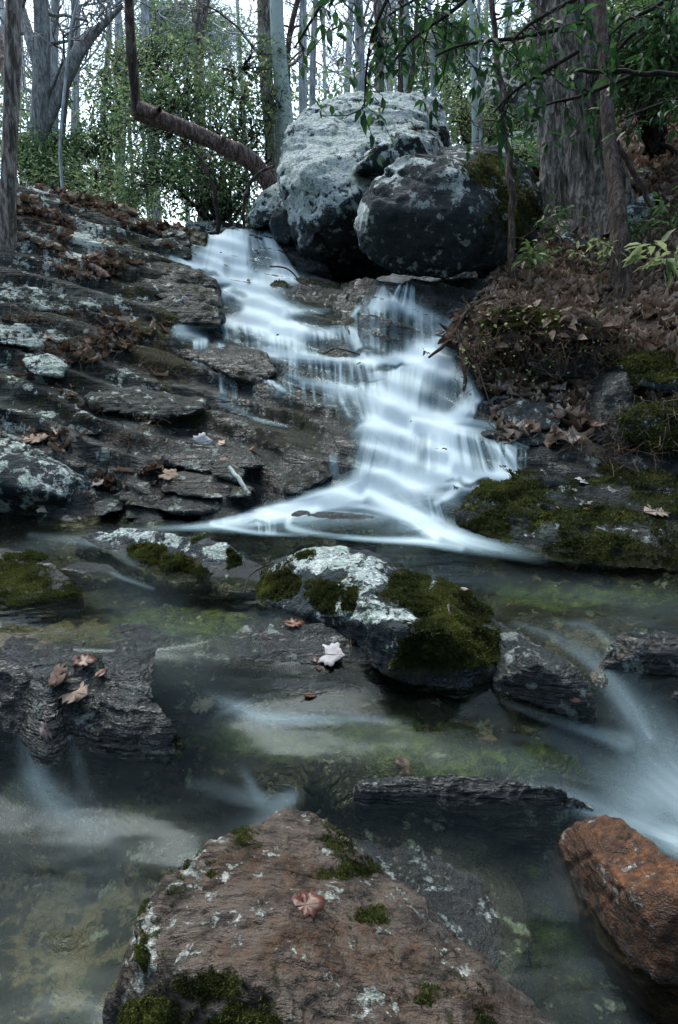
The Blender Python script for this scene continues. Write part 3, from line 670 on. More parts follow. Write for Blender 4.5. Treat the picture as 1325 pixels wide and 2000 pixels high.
def blades(name, P, N, size, mat, parent, seed, n_per=3, lean=.5):
    r = np.random.default_rng(seed); n = len(P)
    P = np.repeat(P, n_per, 0); N = np.repeat(N, n_per, 0); n = len(P)
    d = N + r.normal(0, lean, (n, 3)); d /= np.linalg.norm(d, axis=1)[:, None]
    s = np.cross(d, r.normal(0, 1, (n, 3))); s /= np.linalg.norm(s, axis=1)[:, None]+1e-9
    L = size*r.uniform(.5, 1.4, n)[:, None]; w = L*.28
    j = r.normal(0, size*.45, (n, 3)); B = P+j*(1-.6*np.abs(N)) - N*size*.15
    V = np.stack([B-s*w, B+s*w, B+d*L], 1).reshape(-1, 3); F = np.arange(3*n).reshape(-1, 3)
    pn = fbm(P, 12, 3, seed)*.5+.42; rn = np.clip(np.repeat(pn+r.normal(0, .13, n), 3), 0, 1)
    return mesh(name, V, F, mat, parent, dict(rnd=rn), smooth=False)
def rock(name, pieces, label, cat, voxel=.02, amt=.05, seed=1, mat='boulder', lich=[], moss=[], wet=[], rust=[], lb=-1, mb=-1, wb=0, rb=0, topm=0, topl=0, waterline=None, tufts=0, group=None, strata=(.2, .1, 1), smooth=3, size=None, pale=-1, k=5., cuts=5, cutq=(.78, .92), tuftsize=.011):
    W = []
    for pc in pieces:
        pts = []
        for a in pc['p']: pts.append(PY(*a))
        for a in pc.get('z', []): pts.append(PZ(*a))
        pts = [np.array(p) for p in pts]
        if 'back' in pc:
            dy, dz, sh = pc['back']; c = np.mean(pts, 0)
            pts += [np.array([c[0]+(p[0]-c[0])*sh, p[1]+dy, c[2]+(p[2]-c[2])*sh+dz]) for p in list(pts)]
        if 'down' in pc:
            dz, sh = pc['down']; c = np.mean(pts, 0)
            pts += [np.array([c[0]+(p[0]-c[0])*sh, c[1]+(p[1]-c[1])*sh, min(p[2], c[2])-dz]) for p in list(pts)]
        W.append(pts)
    me = remeshed(W, voxel, smooth); V = vco(me); N = vnorm(me)
    if size is None: size = float(np.median(V.max(0)-V.min(0)))
    rc = np.random.default_rng(seed*7+1); cc = V.mean(0)
    for _ in range(cuts):
        nn = rc.normal(0, 1, 3)*[1, 1, .9]+[0, -.55, .15]; nn /= np.linalg.norm(nn); pr_ = (V-cc)@nn; dd = pr_.max()*rc.uniform(*cutq); V = V-nn*np.maximum(0, pr_-dd)[:, None]*.9
    V = chisel(V, N, size, amt, seed, strata, k)
    V = V + N*(fbm(V, .9/voxel*.35, 2, seed+70)*voxel*.5)[:, None]
    if tufts: px, py = proj(V); mk = ss(np.maximum(topm*ss(N[:, 2], .1, .7)+mb, blobs(px, py, moss)), .3, .7); V = V + N*(mk*(.030*fbm(V, 3.5/size, 3, seed+71)+.030*fbm(V, 9/size, 2, seed+72))*size)[:, None]
    base = np.array([V[:, 0].mean(), V[:, 1].mean(), V[:, 2].min()])
    me.vertices.foreach_set('co', (V-base).astype(np.float32).ravel()); me.update()
    N = vnorm(me); px, py = proj(V); n = fbm(V, 2.6/size, 5, seed+80, .6); up = N[:, 2]
    fl = topl*ss(up, -.1, .5)+lb; fm = topm*ss(up, .1, .7)+mb
    li = np.maximum(fl, blobs(px, py, lich)) + .5*n; mo = np.maximum(fm, blobs(px, py, moss)) + .55*fbm(V, 3.2/size, 5, seed+90, .62)
    we = np.maximum(wb, blobs(px, py, wet))
    if waterline is not None:
        k_ = 1-ss(V[:, 2]-waterline, .005, .045+.02*n); we = np.maximum(we, k_); li = li-2*k_*(.5)
    ru = np.maximum(rb, blobs(px, py, rust))
    setattrs(me, dict(lichen=li, moss=mo, wet=np.clip(we, 0, 1), rust=ru, pale=np.full(len(V), pale)))
    me.materials.clear(); me.materials.append(M[mat])
    me.polygons.foreach_set('use_smooth', np.ones(len(me.polygons), bool))
    o = bpy.data.objects.new(name, me); C.objects.link(o); o.location = base; tag(o, label, cat, group)
    if tufts:
        r = np.random.default_rng(seed); pr = ss(mo, .35, .62)*(N[:, 1] < .55)*(px > -60)*(px < 1400)*(py < 2060)
        pr = np.where(V[:, 2] < (waterline if waterline is not None else -9)+.006, 0, pr)
        idx = r.choice(len(V), tufts, p=pr/pr.sum())
        blades('moss', V[idx]-base, N[idx], tuftsize, M['mossblade'], o, seed)
    return o, V, N
# the two great boulders over the cave
rock('boulder', [
  dict(p=[(535,335,5.35),(548,268,5.6),(560,240,5.7),(590,232,5.7),(640,205,5.85),(660,190,5.9),(730,178,6.0),(800,172,6.0),(858,188,6.0),(886,250,5.9),(903,300,5.7),(556,420,5.1),(640,430,4.95),(680,395,4.95),(700,300,5.15),(600,330,5.05),(800,250,5.4),(860,420,5.5),(590,340,5.08)], back=(.8, -.1, .85)),
  dict(p=[(556,418,5.1),(575,440,4.95),(680,400,4.97),(690,440,5.2),(640,520,5.35),(600,515,5.3),(572,470,5.15),(720,545,5.5),(850,500,5.5),(610,535,5.5)], back=(.7, 0, .9)),
  dict(p=[(690,330,4.95),(740,290,4.95),(800,262,5.2),(880,262,5.3),(900,300,5.2),(760,320,4.9)], back=(.6, 0, .9)),
 ], 'huge pale boulder crusted with white lichen above the head of the falls', 'boulder', voxel=.018, amt=.07, seed=11, smooth=1, cuts=9, cutq=(.84, .94),
 lb=.15, topl=.75, mb=-.2, lich=[(620,320,110,110,1.0),(600,400,60,50,.9),(720,240,130,60,.95),(830,230,60,50,.7),(660,370,50,30,.8)], moss=[(840,255,40,20,.35)], wet=[(640,490,90,40,.55)], strata=(.35,.2,1), size=1.25)
rock('boulder', [
  dict(p=[(688,430,4.22),(700,365,4.18),(718,345,4.18),(752,318,4.22),(815,297,4.28),(870,302,4.22),(902,335,4.08),(935,400,4.02),(948,470,4.06),(938,520,4.18),(870,546,4.27),(782,530,4.34),(712,486,4.36),(850,420,4.06),(790,410,4.08)], back=(.35, .02, .9)),
  dict(p=[(870,302,4.22),(902,335,4.08),(935,400,4.02),(948,470,4.06),(938,520,4.18),(1035,318,5.02),(1062,390,4.92),(1050,470,4.72),(1010,500,4.52),(965,292,5.22),(850,285,5.12),(900,288,5.02)], back=(.4, -.05, .8)),
 ], 'rounded boulder with a dark overhanging face beside the upper falls', 'boulder', voxel=.015, amt=.05, seed=23, smooth=1, cuts=6, cutq=(.87, .95),
 lb=-.32, mb=.0, lich=[(696,400,16,60,.8),(790,315,70,14,.7),(885,350,30,50,.65),(730,345,40,14,.65),(990,390,70,60,.5),(760,520,90,16,.3)], moss=[(960,330,90,40,.6),(1010,420,60,80,.65),(720,335,40,20,.45),(960,480,30,30,.3)], wet=[(820,440,110,80,.6)], strata=(.7,.3,1), size=1.0, tufts=2500, tuftsize=.016)
rock('boulder', [dict(p=[(484,425,5.5),(490,400,5.5),(512,372,5.55),(540,357,5.6),(566,352,5.6),(580,380,5.5),(572,410,5.4),(545,425,5.4),(512,440,5.42),(492,442,5.45)], back=(.45, 0, .9))],
 'small pale grey boulder at the left foot of the huge lichened boulder', 'boulder', voxel=.014, amt=.06, seed=31, lb=.45, topl=.3, lich=[(540,380,40,30,.75)], strata=(.6,0,1))
rock('rock', [dict(p=[(541,402,5.3),(560,400,5.28),(575,440,5.25),(570,478,5.3),(538,470,5.32),(522,440,5.35)], back=(.4, 0, .9))],
 'dark angular wedge of rock tucked between the small pale boulder and the huge one', 'rock', voxel=.014, amt=.05, seed=33, lb=.05)
rock('rock', [dict(p=[(556,470,5.35),(590,500,5.25),(640,520,5.2),(650,552,5.2),(560,548,5.25),(548,500,5.3)], back=(.5, 0, .9))],
 'black wet mossy rock at the right side of the top fall', 'rock', voxel=.016, amt=.06, seed=35, mb=.35, wb=.6)
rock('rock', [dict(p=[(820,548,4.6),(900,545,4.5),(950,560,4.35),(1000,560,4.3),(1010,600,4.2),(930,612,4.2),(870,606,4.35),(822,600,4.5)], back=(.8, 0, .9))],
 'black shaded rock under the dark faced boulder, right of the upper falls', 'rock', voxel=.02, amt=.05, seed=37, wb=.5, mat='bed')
rock('rock', [dict(p=[(842,622,3.95),(856,620,3.95),(866,640,3.93),(862,662,3.9),(848,660,3.9)], back=(.08, 0, .8))],
 'small round dark stone standing in the right fall', 'rock', voxel=.008, amt=.05, seed=39, wb=.8, rb=.4)
# rocks of the cascade
rock('rock', [dict(p=[(528,552,4.95),(560,545,5.0),(620,552,4.95),(730,556,4.8),(735,590,4.6),(690,610,4.5),(640,596,4.6),(560,592,4.7),(530,572,4.85)], back=(.35, -.02, .9))],
 'broad mossy rock step between the two branches of the falls', 'rock', voxel=.014, amt=.05, seed=41, mb=.1, topm=.5, moss=[(600,552,80,12,.9),(690,560,50,12,.6),(660,585,30,20,.5)], wb=.7, tufts=1500, tuftsize=.012)
rock('rock', [dict(p=[(566,606,4.5),(600,598,4.5),(660,602,4.45),(688,625,4.4),(680,652,4.3),(620,650,4.32),(580,630,4.4)], back=(.3, -.02, .9))],
 'rounded green moss hump in the middle of the falls', 'rock', voxel=.012, amt=.05, seed=43, moss=[(620,615,60,20,1.0),(640,640,40,14,.6)], mb=.1, wb=.6, tufts=1800, tuftsize=.012)
rock('rock', [dict(p=[(664,636,4.12),(690,604,4.15),(740,594,4.12),(790,600,4.08),(830,620,4.02),(850,660,3.9),(840,700,3.85),(720,700,3.88),(676,660,4.0)], back=(.4, -.02, .9))],
 'smooth rounded rock dome under the right upper fall', 'rock', voxel=.014, amt=.03, seed=45, mb=.2, moss=[(700,625,30,24,.7)], wb=.9, strata=(.1,0,1))
rock('rock', [dict(p=[(612,690,3.98),(650,676,4.0),(700,688,3.9),(770,692,3.85),(792,705,3.8),(780,716,3.78),(700,712,3.82),(640,706,3.9)], back=(.2, -.01, .9))],
 'low dark shelf of rock below the middle fall', 'rock', voxel=.012, amt=.05, seed=47, mb=.3, wb=.9)
rock('rock', [dict(p=[(620,822,3.42),(640,812,3.42),(690,822,3.36),(706,836,3.3),(680,850,3.28),(630,842,3.34)], back=(.16, -.01, .9))],
 'wet brown rock at the left edge of the main white water', 'rock', voxel=.010, amt=.05, seed=49, mb=.25, wb=.8)
rock('rock', [dict(p=[(630,850,3.24),(690,856,3.2),(712,880,3.12),(700,920,3.05),(655,925,3.06),(625,890,3.14)], back=(.25, -.01, .9))],
 'black wet block at the left edge of the lowest white fall', 'rock', voxel=.012, amt=.06, seed=51, mb=.15, wb=.9, mat='bed')
rock('rock', [dict(p=[(550,940,2.92),(580,915,2.98),(625,905,3.0),(655,925,2.98),(640,945,2.92),(580,968,2.84),(550,965,2.84)], back=(.2, -.02, .9))],
 'wet rounded rock on the left where the falls spread out', 'rock', voxel=.012, amt=.05, seed=53, mb=.2, topm=.3, wb=.8)
rock('rock', [dict(p=[(880,932,2.9),(915,924,2.92),(955,930,2.9),(960,942,2.86),(905,942,2.85)], back=(.12, -.01, .9))],
 'small dark stone breaking through the white water', 'rock', voxel=.009, amt=.04, seed=55, mb=.1, wb=1)
rock('rock', [dict(p=[(860,985,2.78),(880,955,2.82),(930,945,2.84),(1000,940,2.85),(960,1020,2.68),(900,1040,2.62),(868,1015,2.68)], back=(.2, -.02, .9))],
 'black wet rock between the foot of the falls and the mossy ledge', 'rock', voxel=.012, amt=.05, seed=57, mb=.1, wb=1)
for i, (pc, lab, sd) in enumerate([
  ([(555,1000,2.78),(600,988,2.82),(680,990,2.8),(740,1010,2.74),(720,1030,2.66),(620,1034,2.66),(560,1018,2.72)], 'smooth submerged stone veiled by white water, left of the two at the foot', 61),
  ([(690,1018,2.7),(740,1010,2.74),(800,1024,2.7),(826,1048,2.6),(760,1056,2.58),(700,1044,2.62)], 'brown submerged stone ringed by white water, right of the two at the foot', 63),
  ([(565,1044,2.56),(600,1038,2.58),(650,1040,2.58),(660,1056,2.5),(600,1064,2.48),(568,1056,2.5)], 'flat black stone just under the pool surface below the falls', 65)]):
    rock('rock', [dict(p=pc, down=(.12, 1.1))], lab, 'rock', voxel=.012, amt=.03, seed=sd, mb=.2, wb=1, strata=(0,0,1), mat='bed')
# the right-hand bank
rock('mossy_ledge', [
  dict(p=[(903,1012,2.6),(925,975,2.66),(960,945,2.72),(1010,930,2.8),(1090,922,2.85),(1200,930,2.85),(1330,930,2.8),(1450,930,2.7),(920,1040,2.58),(1100,975,2.62),(1300,1000,2.5),(1000,985,2.66)], z=[(930,1055,-.03),(1000,1082,-.03),(1100,1100,-.03),(1330,1114,-.03),(1450,1115,-.03)], back=(.35, -.03, .95)),
  dict(p=[(1080,1030,2.4),(1200,1025,2.42),(1330,1040,2.38),(1440,1040,2.36),(1010,1025,2.5)], z=[(1040,1090,-.03),(1150,1104,-.03),(1330,1116,-.03),(1440,1118,-.03)], back=(.3, 0, .95))],
 'long low black ledge thick with moss along the right edge of the pool', 'rock ledge', voxel=.010, amt=.09, seed=71, cuts=0, mat='rock', mb=.28, topm=.25,
 moss=[(1000,960,90,40,1),(1150,1010,180,30,.8),(960,1030,60,40,.9),(1180,1060,160,30,.75)], wet=[(1260,965,90,30,.9),(1290,1050,80,50,.6)], lich=[(1000,985,30,30,.5),(1060,975,30,16,.45)], waterline=-.02, size=.55, tufts=26000, tuftsize=.009, k=7)
rock('rock', [dict(p=[(1038,912,2.92),(1055,888,2.98),(1110,876,3.02),(1165,886,3.0),(1180,905,2.94),(1150,925,2.88),(1060,928,2.86)], back=(.25, -.02, .9))],
 'rounded moss capped rock behind the left end of the mossy ledge', 'rock', voxel=.011, amt=.05, seed=73, mb=.2, topm=.7, wb=.5, tufts=4000)
rock('rock', [dict(p=[(1150,922,2.86),(1180,898,2.92),(1230,885,2.95),(1310,895,2.9),(1420,915,2.8),(1400,935,2.76),(1200,940,2.8)], back=(.25, -.02, .9))],
 'long moss capped rock behind the right end of the mossy ledge', 'rock', voxel=.011, amt=.05, seed=75, mb=.2, topm=.7, wb=.5, tufts=5000)
rock('rock', [dict(p=[(1170,790,3.02),(1200,735,3.1),(1240,720,3.12),(1250,800,2.98),(1240,880,2.88),(1170,870,2.95)], back=(.3, 0, .9))],
 'black wet upright rock in the right bank below the mossy slab', 'rock', voxel=.013, amt=.07, seed=77, wb=.8, mb=.1, mat='bed')
rock('rock', [dict(p=[(1212,715,3.1),(1235,697,3.15),(1325,692,3.1),(1440,700,3.0),(1440,780,2.85),(1325,768,2.9),(1240,752,3.0)], back=(.35, 0, .9))],
 'flat green mossy slab jutting from the right bank', 'rock', voxel=.013, amt=.05, seed=79, mb=.15, topm=.7, lb=.25, tufts=4000, tuftsize=.012)
rock('rock', [dict(p=[(1215,815,2.9),(1260,792,2.95),(1330,785,2.9),(1440,800,2.8),(1440,870,2.7),(1310,880,2.75),(1235,860,2.85)], back=(.3, 0, .9))],
 'yellow green mossy rock low on the right bank at the picture edge', 'rock', voxel=.013, amt=.05, seed=81, mb=.5, topm=.3, wb=.3, tufts=4000, tuftsize=.012)
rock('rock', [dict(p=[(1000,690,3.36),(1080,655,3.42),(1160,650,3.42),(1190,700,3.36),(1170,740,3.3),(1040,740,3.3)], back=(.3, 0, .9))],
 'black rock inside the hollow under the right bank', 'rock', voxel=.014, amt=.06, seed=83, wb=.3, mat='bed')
rock('rock', [dict(p=[(975,810,3.12),(1020,782,3.18),(1080,790,3.16),(1120,815,3.1),(1090,840,3.05),(1000,845,3.05)], back=(.25, 0, .9))],
 'dull green stone at the bottom of the root covered bank', 'rock', voxel=.012, amt=.06, seed=85, mb=.25, lb=.15, wb=.3)
for pc, lab, sd, kw in [
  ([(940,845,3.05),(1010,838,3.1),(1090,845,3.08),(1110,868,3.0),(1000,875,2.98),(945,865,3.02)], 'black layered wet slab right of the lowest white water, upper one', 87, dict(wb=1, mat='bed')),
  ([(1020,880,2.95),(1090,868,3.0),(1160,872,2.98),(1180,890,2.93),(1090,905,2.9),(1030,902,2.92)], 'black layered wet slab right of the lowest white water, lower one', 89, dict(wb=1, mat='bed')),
  ([(1085,470,4.5),(1110,452,4.55),(1150,462,4.5),(1152,490,4.4),(1110,500,4.38),(1088,492,4.42)], 'small grey stone lying in the leaves under the big tree', 91, dict(lb=0.20, mb=.3)),
  ([(1225,410,4.6),(1262,380,4.75),(1285,372,4.8),(1280,410,4.6),(1250,455,4.5),(1228,450,4.5)], 'lichened grey stone on the leafy slope right of the big tree', 93, dict(lb=0.45)),
  ([(1255,215,5.9),(1290,185,5.95),(1340,180,5.8),(1360,240,5.6),(1290,260,5.6)], 'green mossy rock high on the right hillside', 95, dict(mb=.75)),
  ([(1215,345,5.2),(1270,322,5.2),(1330,330,5.0),(1330,352,4.95),(1240,362,5.0)], 'flat mossy rock halfway up the right hillside', 97, dict(mb=.6, lb=.2)),
  ([(1290,560,3.75),(1330,545,3.7),(1380,560,3.6),(1370,585,3.6),(1300,588,3.68)], 'weathered rotten log end in the leaves at the right picture edge', 98, dict(mat='fgrock'))]:
    rock('rotten_log' if 'log' in lab else 'rock', [dict(p=pc, back=(.25, 0, .9))], lab, 'log' if 'log' in lab else 'rock', voxel=.013, amt=.06, seed=sd, **kw)
# rock walls far behind on the right
rock('rock_outcrop', [dict(p=[(955,120,8.2),(985,60,8.5),(1050,40,8.7),(1130,60,8.6),(1140,300,8.0),(1060,330,7.6),(975,300,7.8),(960,250,8.0)], back=(2, 0, .9))],
 'tall pale grey rock outcrop behind the sapling and the big tree', 'rock outcrop', voxel=.045, amt=.07, seed=101, lb=.55)
rock('boulder', [dict(p=[(960,300,7.2),(985,262,7.2),(1040,250,7.2),(1068,275,7.1),(1062,310,6.9),(980,312,6.9)], back=(.6, 0, .9))],
 'smooth pale rock in front of the outcrop, left of the big tree', 'boulder', voxel=.03, amt=.05, seed=103, lb=.5)
rock('rock_outcrop', [dict(p=[(1175,190,8.5),(1200,60,9),(1260,-40,9.5),(1400,-60,9.5),(1500,60,9),(1400,200,8.2),(1250,240,8)], back=(2, 0, .9))],
 'mossy rock outcrop at the top of the right hillside', 'rock outcrop', voxel=.06, amt=.07, seed=105, lb=.35, mb=.35)
# the left-hand bank
for pc, lab, sd, kw in [
  ([(58,440,4.62),(75,420,4.7),(120,415,4.75),(185,440,4.7),(192,500,4.55),(150,525,4.45),(75,515,4.45),(58,480,4.55)], 'big grey block with pale green lichen below the crest, right of the left tree', 111, dict(lb=0.30, lich=[(160,470,40,50,.85),(90,450,30,20,.5)])),
  ([(30,372,4.85),(60,366,4.9),(110,380,4.95),(125,402,4.9),(80,412,4.8),(34,408,4.75)], 'blue grey slab on the crest beside the left tree', 113, dict(lb=0.35)),
  ([(128,432,4.72),(165,405,4.9),(235,432,4.95),(240,470,4.8),(200,490,4.68),(150,470,4.68)], 'dark rock under brown leaves on the left crest', 115, dict(lb=0.05)),
  ([(230,445,5.05),(255,432,5.1),(300,445,5.15),(305,465,5.05),(262,475,4.95),(236,466,5.0)], 'grey stone on the left crest among brown leaves', 117, dict(lb=0.20)),
  ([(298,462,5.2),(330,445,5.3),(362,452,5.3),(372,480,5.15),(330,492,5.05),(300,482,5.1)], 'rounded grey stone on the crest left of the top fall', 119, dict(lb=0.25)),
  ([(255,470,5.0),(330,468,5.05),(368,485,5.05),(372,505,4.98),(320,505,4.9),(262,492,4.9)], 'long dark slab just below the rounded grey stone', 121, dict(lb=0.05, mb=.2)),
  ([(362,468,5.3),(380,452,5.4),(405,455,5.4),(400,495,5.25),(372,502,5.2)], 'dark green mossy rock touching the left side of the top fall', 123, dict(mb=.7, wb=.4)),
  ([(360,438,6.1),(420,432,6.3),(480,436,6.3),(485,452,6.1),(380,455,6.0)], 'pale flat rock upstream behind the lip of the top fall', 125, dict(lb=0.35)),
  ([(210,512,4.6),(280,500,4.75),(335,515,4.7),(420,545,4.5),(425,575,4.4),(330,560,4.45),(230,535,4.5)], 'thick dark slab left of the falls, uppermost of three', 127, dict(mb=.25, topm=.2, wb=.3)),
  ([(225,545,4.42),(330,548,4.45),(420,565,4.38),(432,600,4.28),(350,592,4.25),(235,568,4.3)], 'thick dark slab left of the falls, middle of three', 129, dict(mb=.3, wb=.3)),
  ([(270,590,4.22),(350,585,4.25),(428,600,4.2),(432,632,4.1),(350,628,4.08),(280,610,4.12)], 'dark mossy slab left of the falls, lowest of three', 131, dict(mb=.35, wb=.3)),
  ([(345,690,3.86),(450,672,4.0),(520,690,3.9),(540,730,3.75),(500,760,3.68),(470,720,3.76),(380,700,3.8)], 'dark block with an orange leaf, standing between the thin left falls', 133, dict(mb=.3, wb=.8)),
  ([(-60,565,3.82),(60,560,3.9),(170,585,3.95),(200,605,3.9),(120,610,3.8),(-60,590,3.74)], 'long lichened slab at the left picture edge below the tree roots', 135, dict(lb=0.40)),
  ([(-60,640,3.6),(60,632,3.68),(140,660,3.68),(150,680,3.6),(60,680,3.55),(-60,665,3.5)], 'pale grey slab at the left picture edge above the dark ledges', 137, dict(lb=0.35)),
  ([(40,700,3.42),(90,690,3.46),(128,715,3.42),(118,740,3.34),(60,735,3.33)], 'oval pale green lichened stone set in the dark ledges', 139, dict(lb=0.70)),
  ([(160,775,3.26),(260,760,3.36),(390,790,3.34),(400,812,3.26),(300,818,3.2),(180,800,3.2)], 'long grey topped ledge slab in the middle of the left bank', 141, dict(lb=0.15, mb=.2, wb=.2)),
  ([(60,805,3.2),(160,800,3.26),(215,822,3.2),(190,850,3.1),(80,840,3.1)], 'dark slab with a pale edge low on the left bank', 143, dict(lb=0.20)),
  ([(220,850,3.14),(330,860,3.14),(470,880,3.1),(520,915,3.0),(420,935,2.93),(300,900,2.98),(225,880,3.04)], 'black glistening slab under the fallen white leaf', 145, dict(wb=.85, mb=.05)),
  ([(-60,860,2.98),(0,850,3.03),(70,870,3.02),(125,905,2.94),(60,915,2.88),(-60,900,2.84)], 'grey lichened slab leaning above the smooth grey rock', 147, dict(lb=0.45)),
  ([(420,900,2.95),(450,905,2.98),(480,925,2.94),(470,945,2.88),(430,940,2.87),(408,925,2.9)], 'small square stone beside the barkless stick', 149, dict(wb=.4)),
  ([(300,945,2.86),(340,925,2.92),(420,932,2.92),(475,955,2.88),(500,975,2.82),(400,975,2.78),(320,965,2.8)], 'brown flat slab near the water under the barkless stick', 151, dict(rb=.3, wb=.5)),
  ([(220,970,2.82),(290,955,2.86),(380,975,2.84),(450,990,2.8),(400,1004,2.72),(260,1000,2.72)], 'dark flat slab at the left waterline', 153, dict(wb=.6, mb=.25)),
  ([(175,990,2.78),(200,982,2.8),(235,990,2.79),(240,1006,2.72),(185,1008,2.71)], 'round grey cobble at the left waterline', 155, dict(wb=.4, lb=.2)),
  ([(238,1002,2.74),(262,995,2.77),(290,1002,2.75),(292,1016,2.7),(242,1016,2.7)], 'greenish cobble at the left waterline, right of the round grey one', 157, dict(wb=.5, mb=.3))]:
    rock('stone' if 'cobble' in lab or 'stone' in lab else 'flat_rock', [dict(p=pc, back=(.3, .0, .9))], lab, 'stone' if ('cobble' in lab or 'stone' in lab) else 'rock', voxel=.011, amt=.055, seed=sd, mat='rock', strata=(.2, 0, 1), k=8, cuts=2, **kw)
rock('boulder', [dict(p=[(-60,900,2.80),(0,888,2.86),(60,895,2.88),(120,915,2.86),(168,955,2.82),(178,985,2.77),(-60,930,2.74)], z=[(-60,1012,-.03),(60,1012,-.03),(150,1008,-.03),(182,1000,-.02)], back=(.25, 0, .9))],
 'smooth pale grey boulder at the left picture edge by the water', 'boulder', voxel=.010, amt=.035, seed=161, lb=.45, mb=.05, moss=[(100,995,80,10,.7),(130,960,20,10,.4)], waterline=-.02, size=.5)
# rocks standing in the pool
rock('boulder', [
  dict(p=[(590,1072,2.02),(650,1062,2.02),(715,1083,1.95),(760,1108,1.88),(860,1130,1.80),(932,1168,1.72),(700,1140,1.80),(600,1105,1.90),(690,1215,1.64),(985,1290,1.56)], z=[(520,1105,.045),(502,1150,.0),(500,1178,-.02),(560,1196,-.03),(655,1192,-.03),(985,1335,-.08),(960,1372,-.13),(800,1345,-.13),(740,1300,-.11),(688,1250,-.07),(975,1212,.03),(780,1230,.075),(860,1240,.065)], down=(.06, 1.0)),
 ], 'large pale topped boulder with dark moss on its front, in the middle of the creek', 'boulder', voxel=.0055, amt=.07, seed=171, cuts=2, cutq=(.9, .96),
 lb=-.1, mb=.2, lich=[(640,1090,100,34,.95),(710,1125,70,44,.85),(690,1165,55,50,.75),(750,1185,60,30,.7),(850,1150,70,14,.5),(560,1110,40,20,.6),(800,1200,30,14,.7),(700,1210,30,30,.7)],
 moss=[(550,1145,50,40,.85),(620,1165,50,35,.75),(800,1150,50,40,.8),(880,1190,100,60,.72),(860,1260,130,80,.78),(800,1310,60,40,.9),(930,1280,60,70,.8),(690,1180,24,30,.5)], wet=[(960,1320,40,50,.8)],
 waterline=-.03, size=.33, tufts=42000, tuftsize=.0062)
rock('rock', [dict(p=[], z=[(975,1215,.02),(1000,1232,.02),(1060,1262,.0),(1130,1310,-.02),(1165,1370,-.08),(1170,1400,-.12),(1080,1392,-.13),(985,1380,-.13),(960,1330,-.06),(1040,1290,.015)], down=(.08, 1.0))],
 'black wet rock with white quartz spots at the right end of the mossy boulder', 'rock', voxel=.006, amt=.06, seed=173, cuts=2, cutq=(.88, .95), lb=.1, lich=[(1000,1250,16,16,.8),(1042,1335,16,12,.9),(1000,1290,14,14,.7),(1090,1370,10,8,.6)], wb=1, mat='bed', size=.25)
rock('boulder', [
  dict(p=[], z=[(148,1048,.01),(200,1037,.03),(250,1034,.05),(330,1042,.07),(380,1052,.07),(440,1058,.07),(470,1082,.045),(468,1120,.0),(400,1146,-.03),(320,1134,-.03),(270,1100,-.02),(200,1066,-.02),(150,1055,-.02)], down=(.06, 1.0))],
 'low white and mossy rock standing in the pool, left of the middle boulder', 'boulder', voxel=.006, amt=.07, seed=175, lb=.35, lich=[(420,1075,40,20,.9),(220,1045,60,12,.9),(300,1060,30,12,.6)],
 moss=[(290,1080,50,24,.95),(340,1105,60,26,.9),(455,1100,20,30,.7),(390,1050,24,8,.7),(400,1125,40,20,.6)], waterline=-.01, size=.25, tufts=14000, tuftsize=.006)
rock('flat_rock', [dict(p=[], z=[(-80,1085,.035),(0,1070,.04),(80,1080,.035),(98,1108,.025),(160,1150,.01),(168,1180,-.01),(100,1192,-.02),(-80,1196,-.02)], down=(.07, 1.0))],
 'low mossy slab at the left picture edge in the pool', 'rock', voxel=.006, amt=.06, seed=177, mat='rock', mb=.35, topm=.1, moss=[(120,1170,60,20,1),(50,1090,60,14,.9),(20,1185,60,12,.9)], lb=.1, wb=.4, rb=.2, waterline=-.015, size=.25, tufts=13000, tuftsize=.006, k=9)
rock('rock', [dict(p=[], z=[(1175,1255,.0),(1210,1235,.015),(1290,1245,.012),(1400,1240,.01),(1420,1300,-.04),(1330,1340,-.12),(1240,1325,-.12),(1190,1290,-.08)], down=(.08, 1.0))],
 'rust and white wet rock split by the chute at the right picture edge', 'rock', voxel=.006, amt=.07, seed=179, lb=.15, rust=[(1200,1270,40,30,.8),(1290,1250,60,16,.5)], wb=1, mat='bed', size=.22)
rock('rock', [dict(p=[], z=[(1300,1350,-.09),(1340,1340,-.08),(1400,1350,-.08),(1400,1400,-.15),(1310,1385,-.14)], down=(.06, 1.0))],
 'small wet stone in the chute at the right picture edge', 'rock', voxel=.006, amt=.06, seed=181, lb=.1, wb=1, mat='bed')
rock('rock', [dict(p=[], z=[(115,1112,.008),(150,1096,.012),(210,1100,.01),(240,1120,.0),(200,1138,-.02),(130,1130,-.02)], down=(.04, 1.0))],
 'smooth black stone washed over beside the low mossy slab', 'rock', voxel=.006, amt=.02, seed=183, wb=1, mat='bed')
rock('rock', [dict(p=[], z=[(408,1130,.0),(430,1095,.02),(490,1092,.02),(512,1105,.02),(500,1150,-.01),(440,1160,-.03)], down=(.05, 1.0))],
 'small wet dark rock between the two pale boulders', 'rock', voxel=.006, amt=.04, seed=185, wb=1, mb=.1, mat='bed')
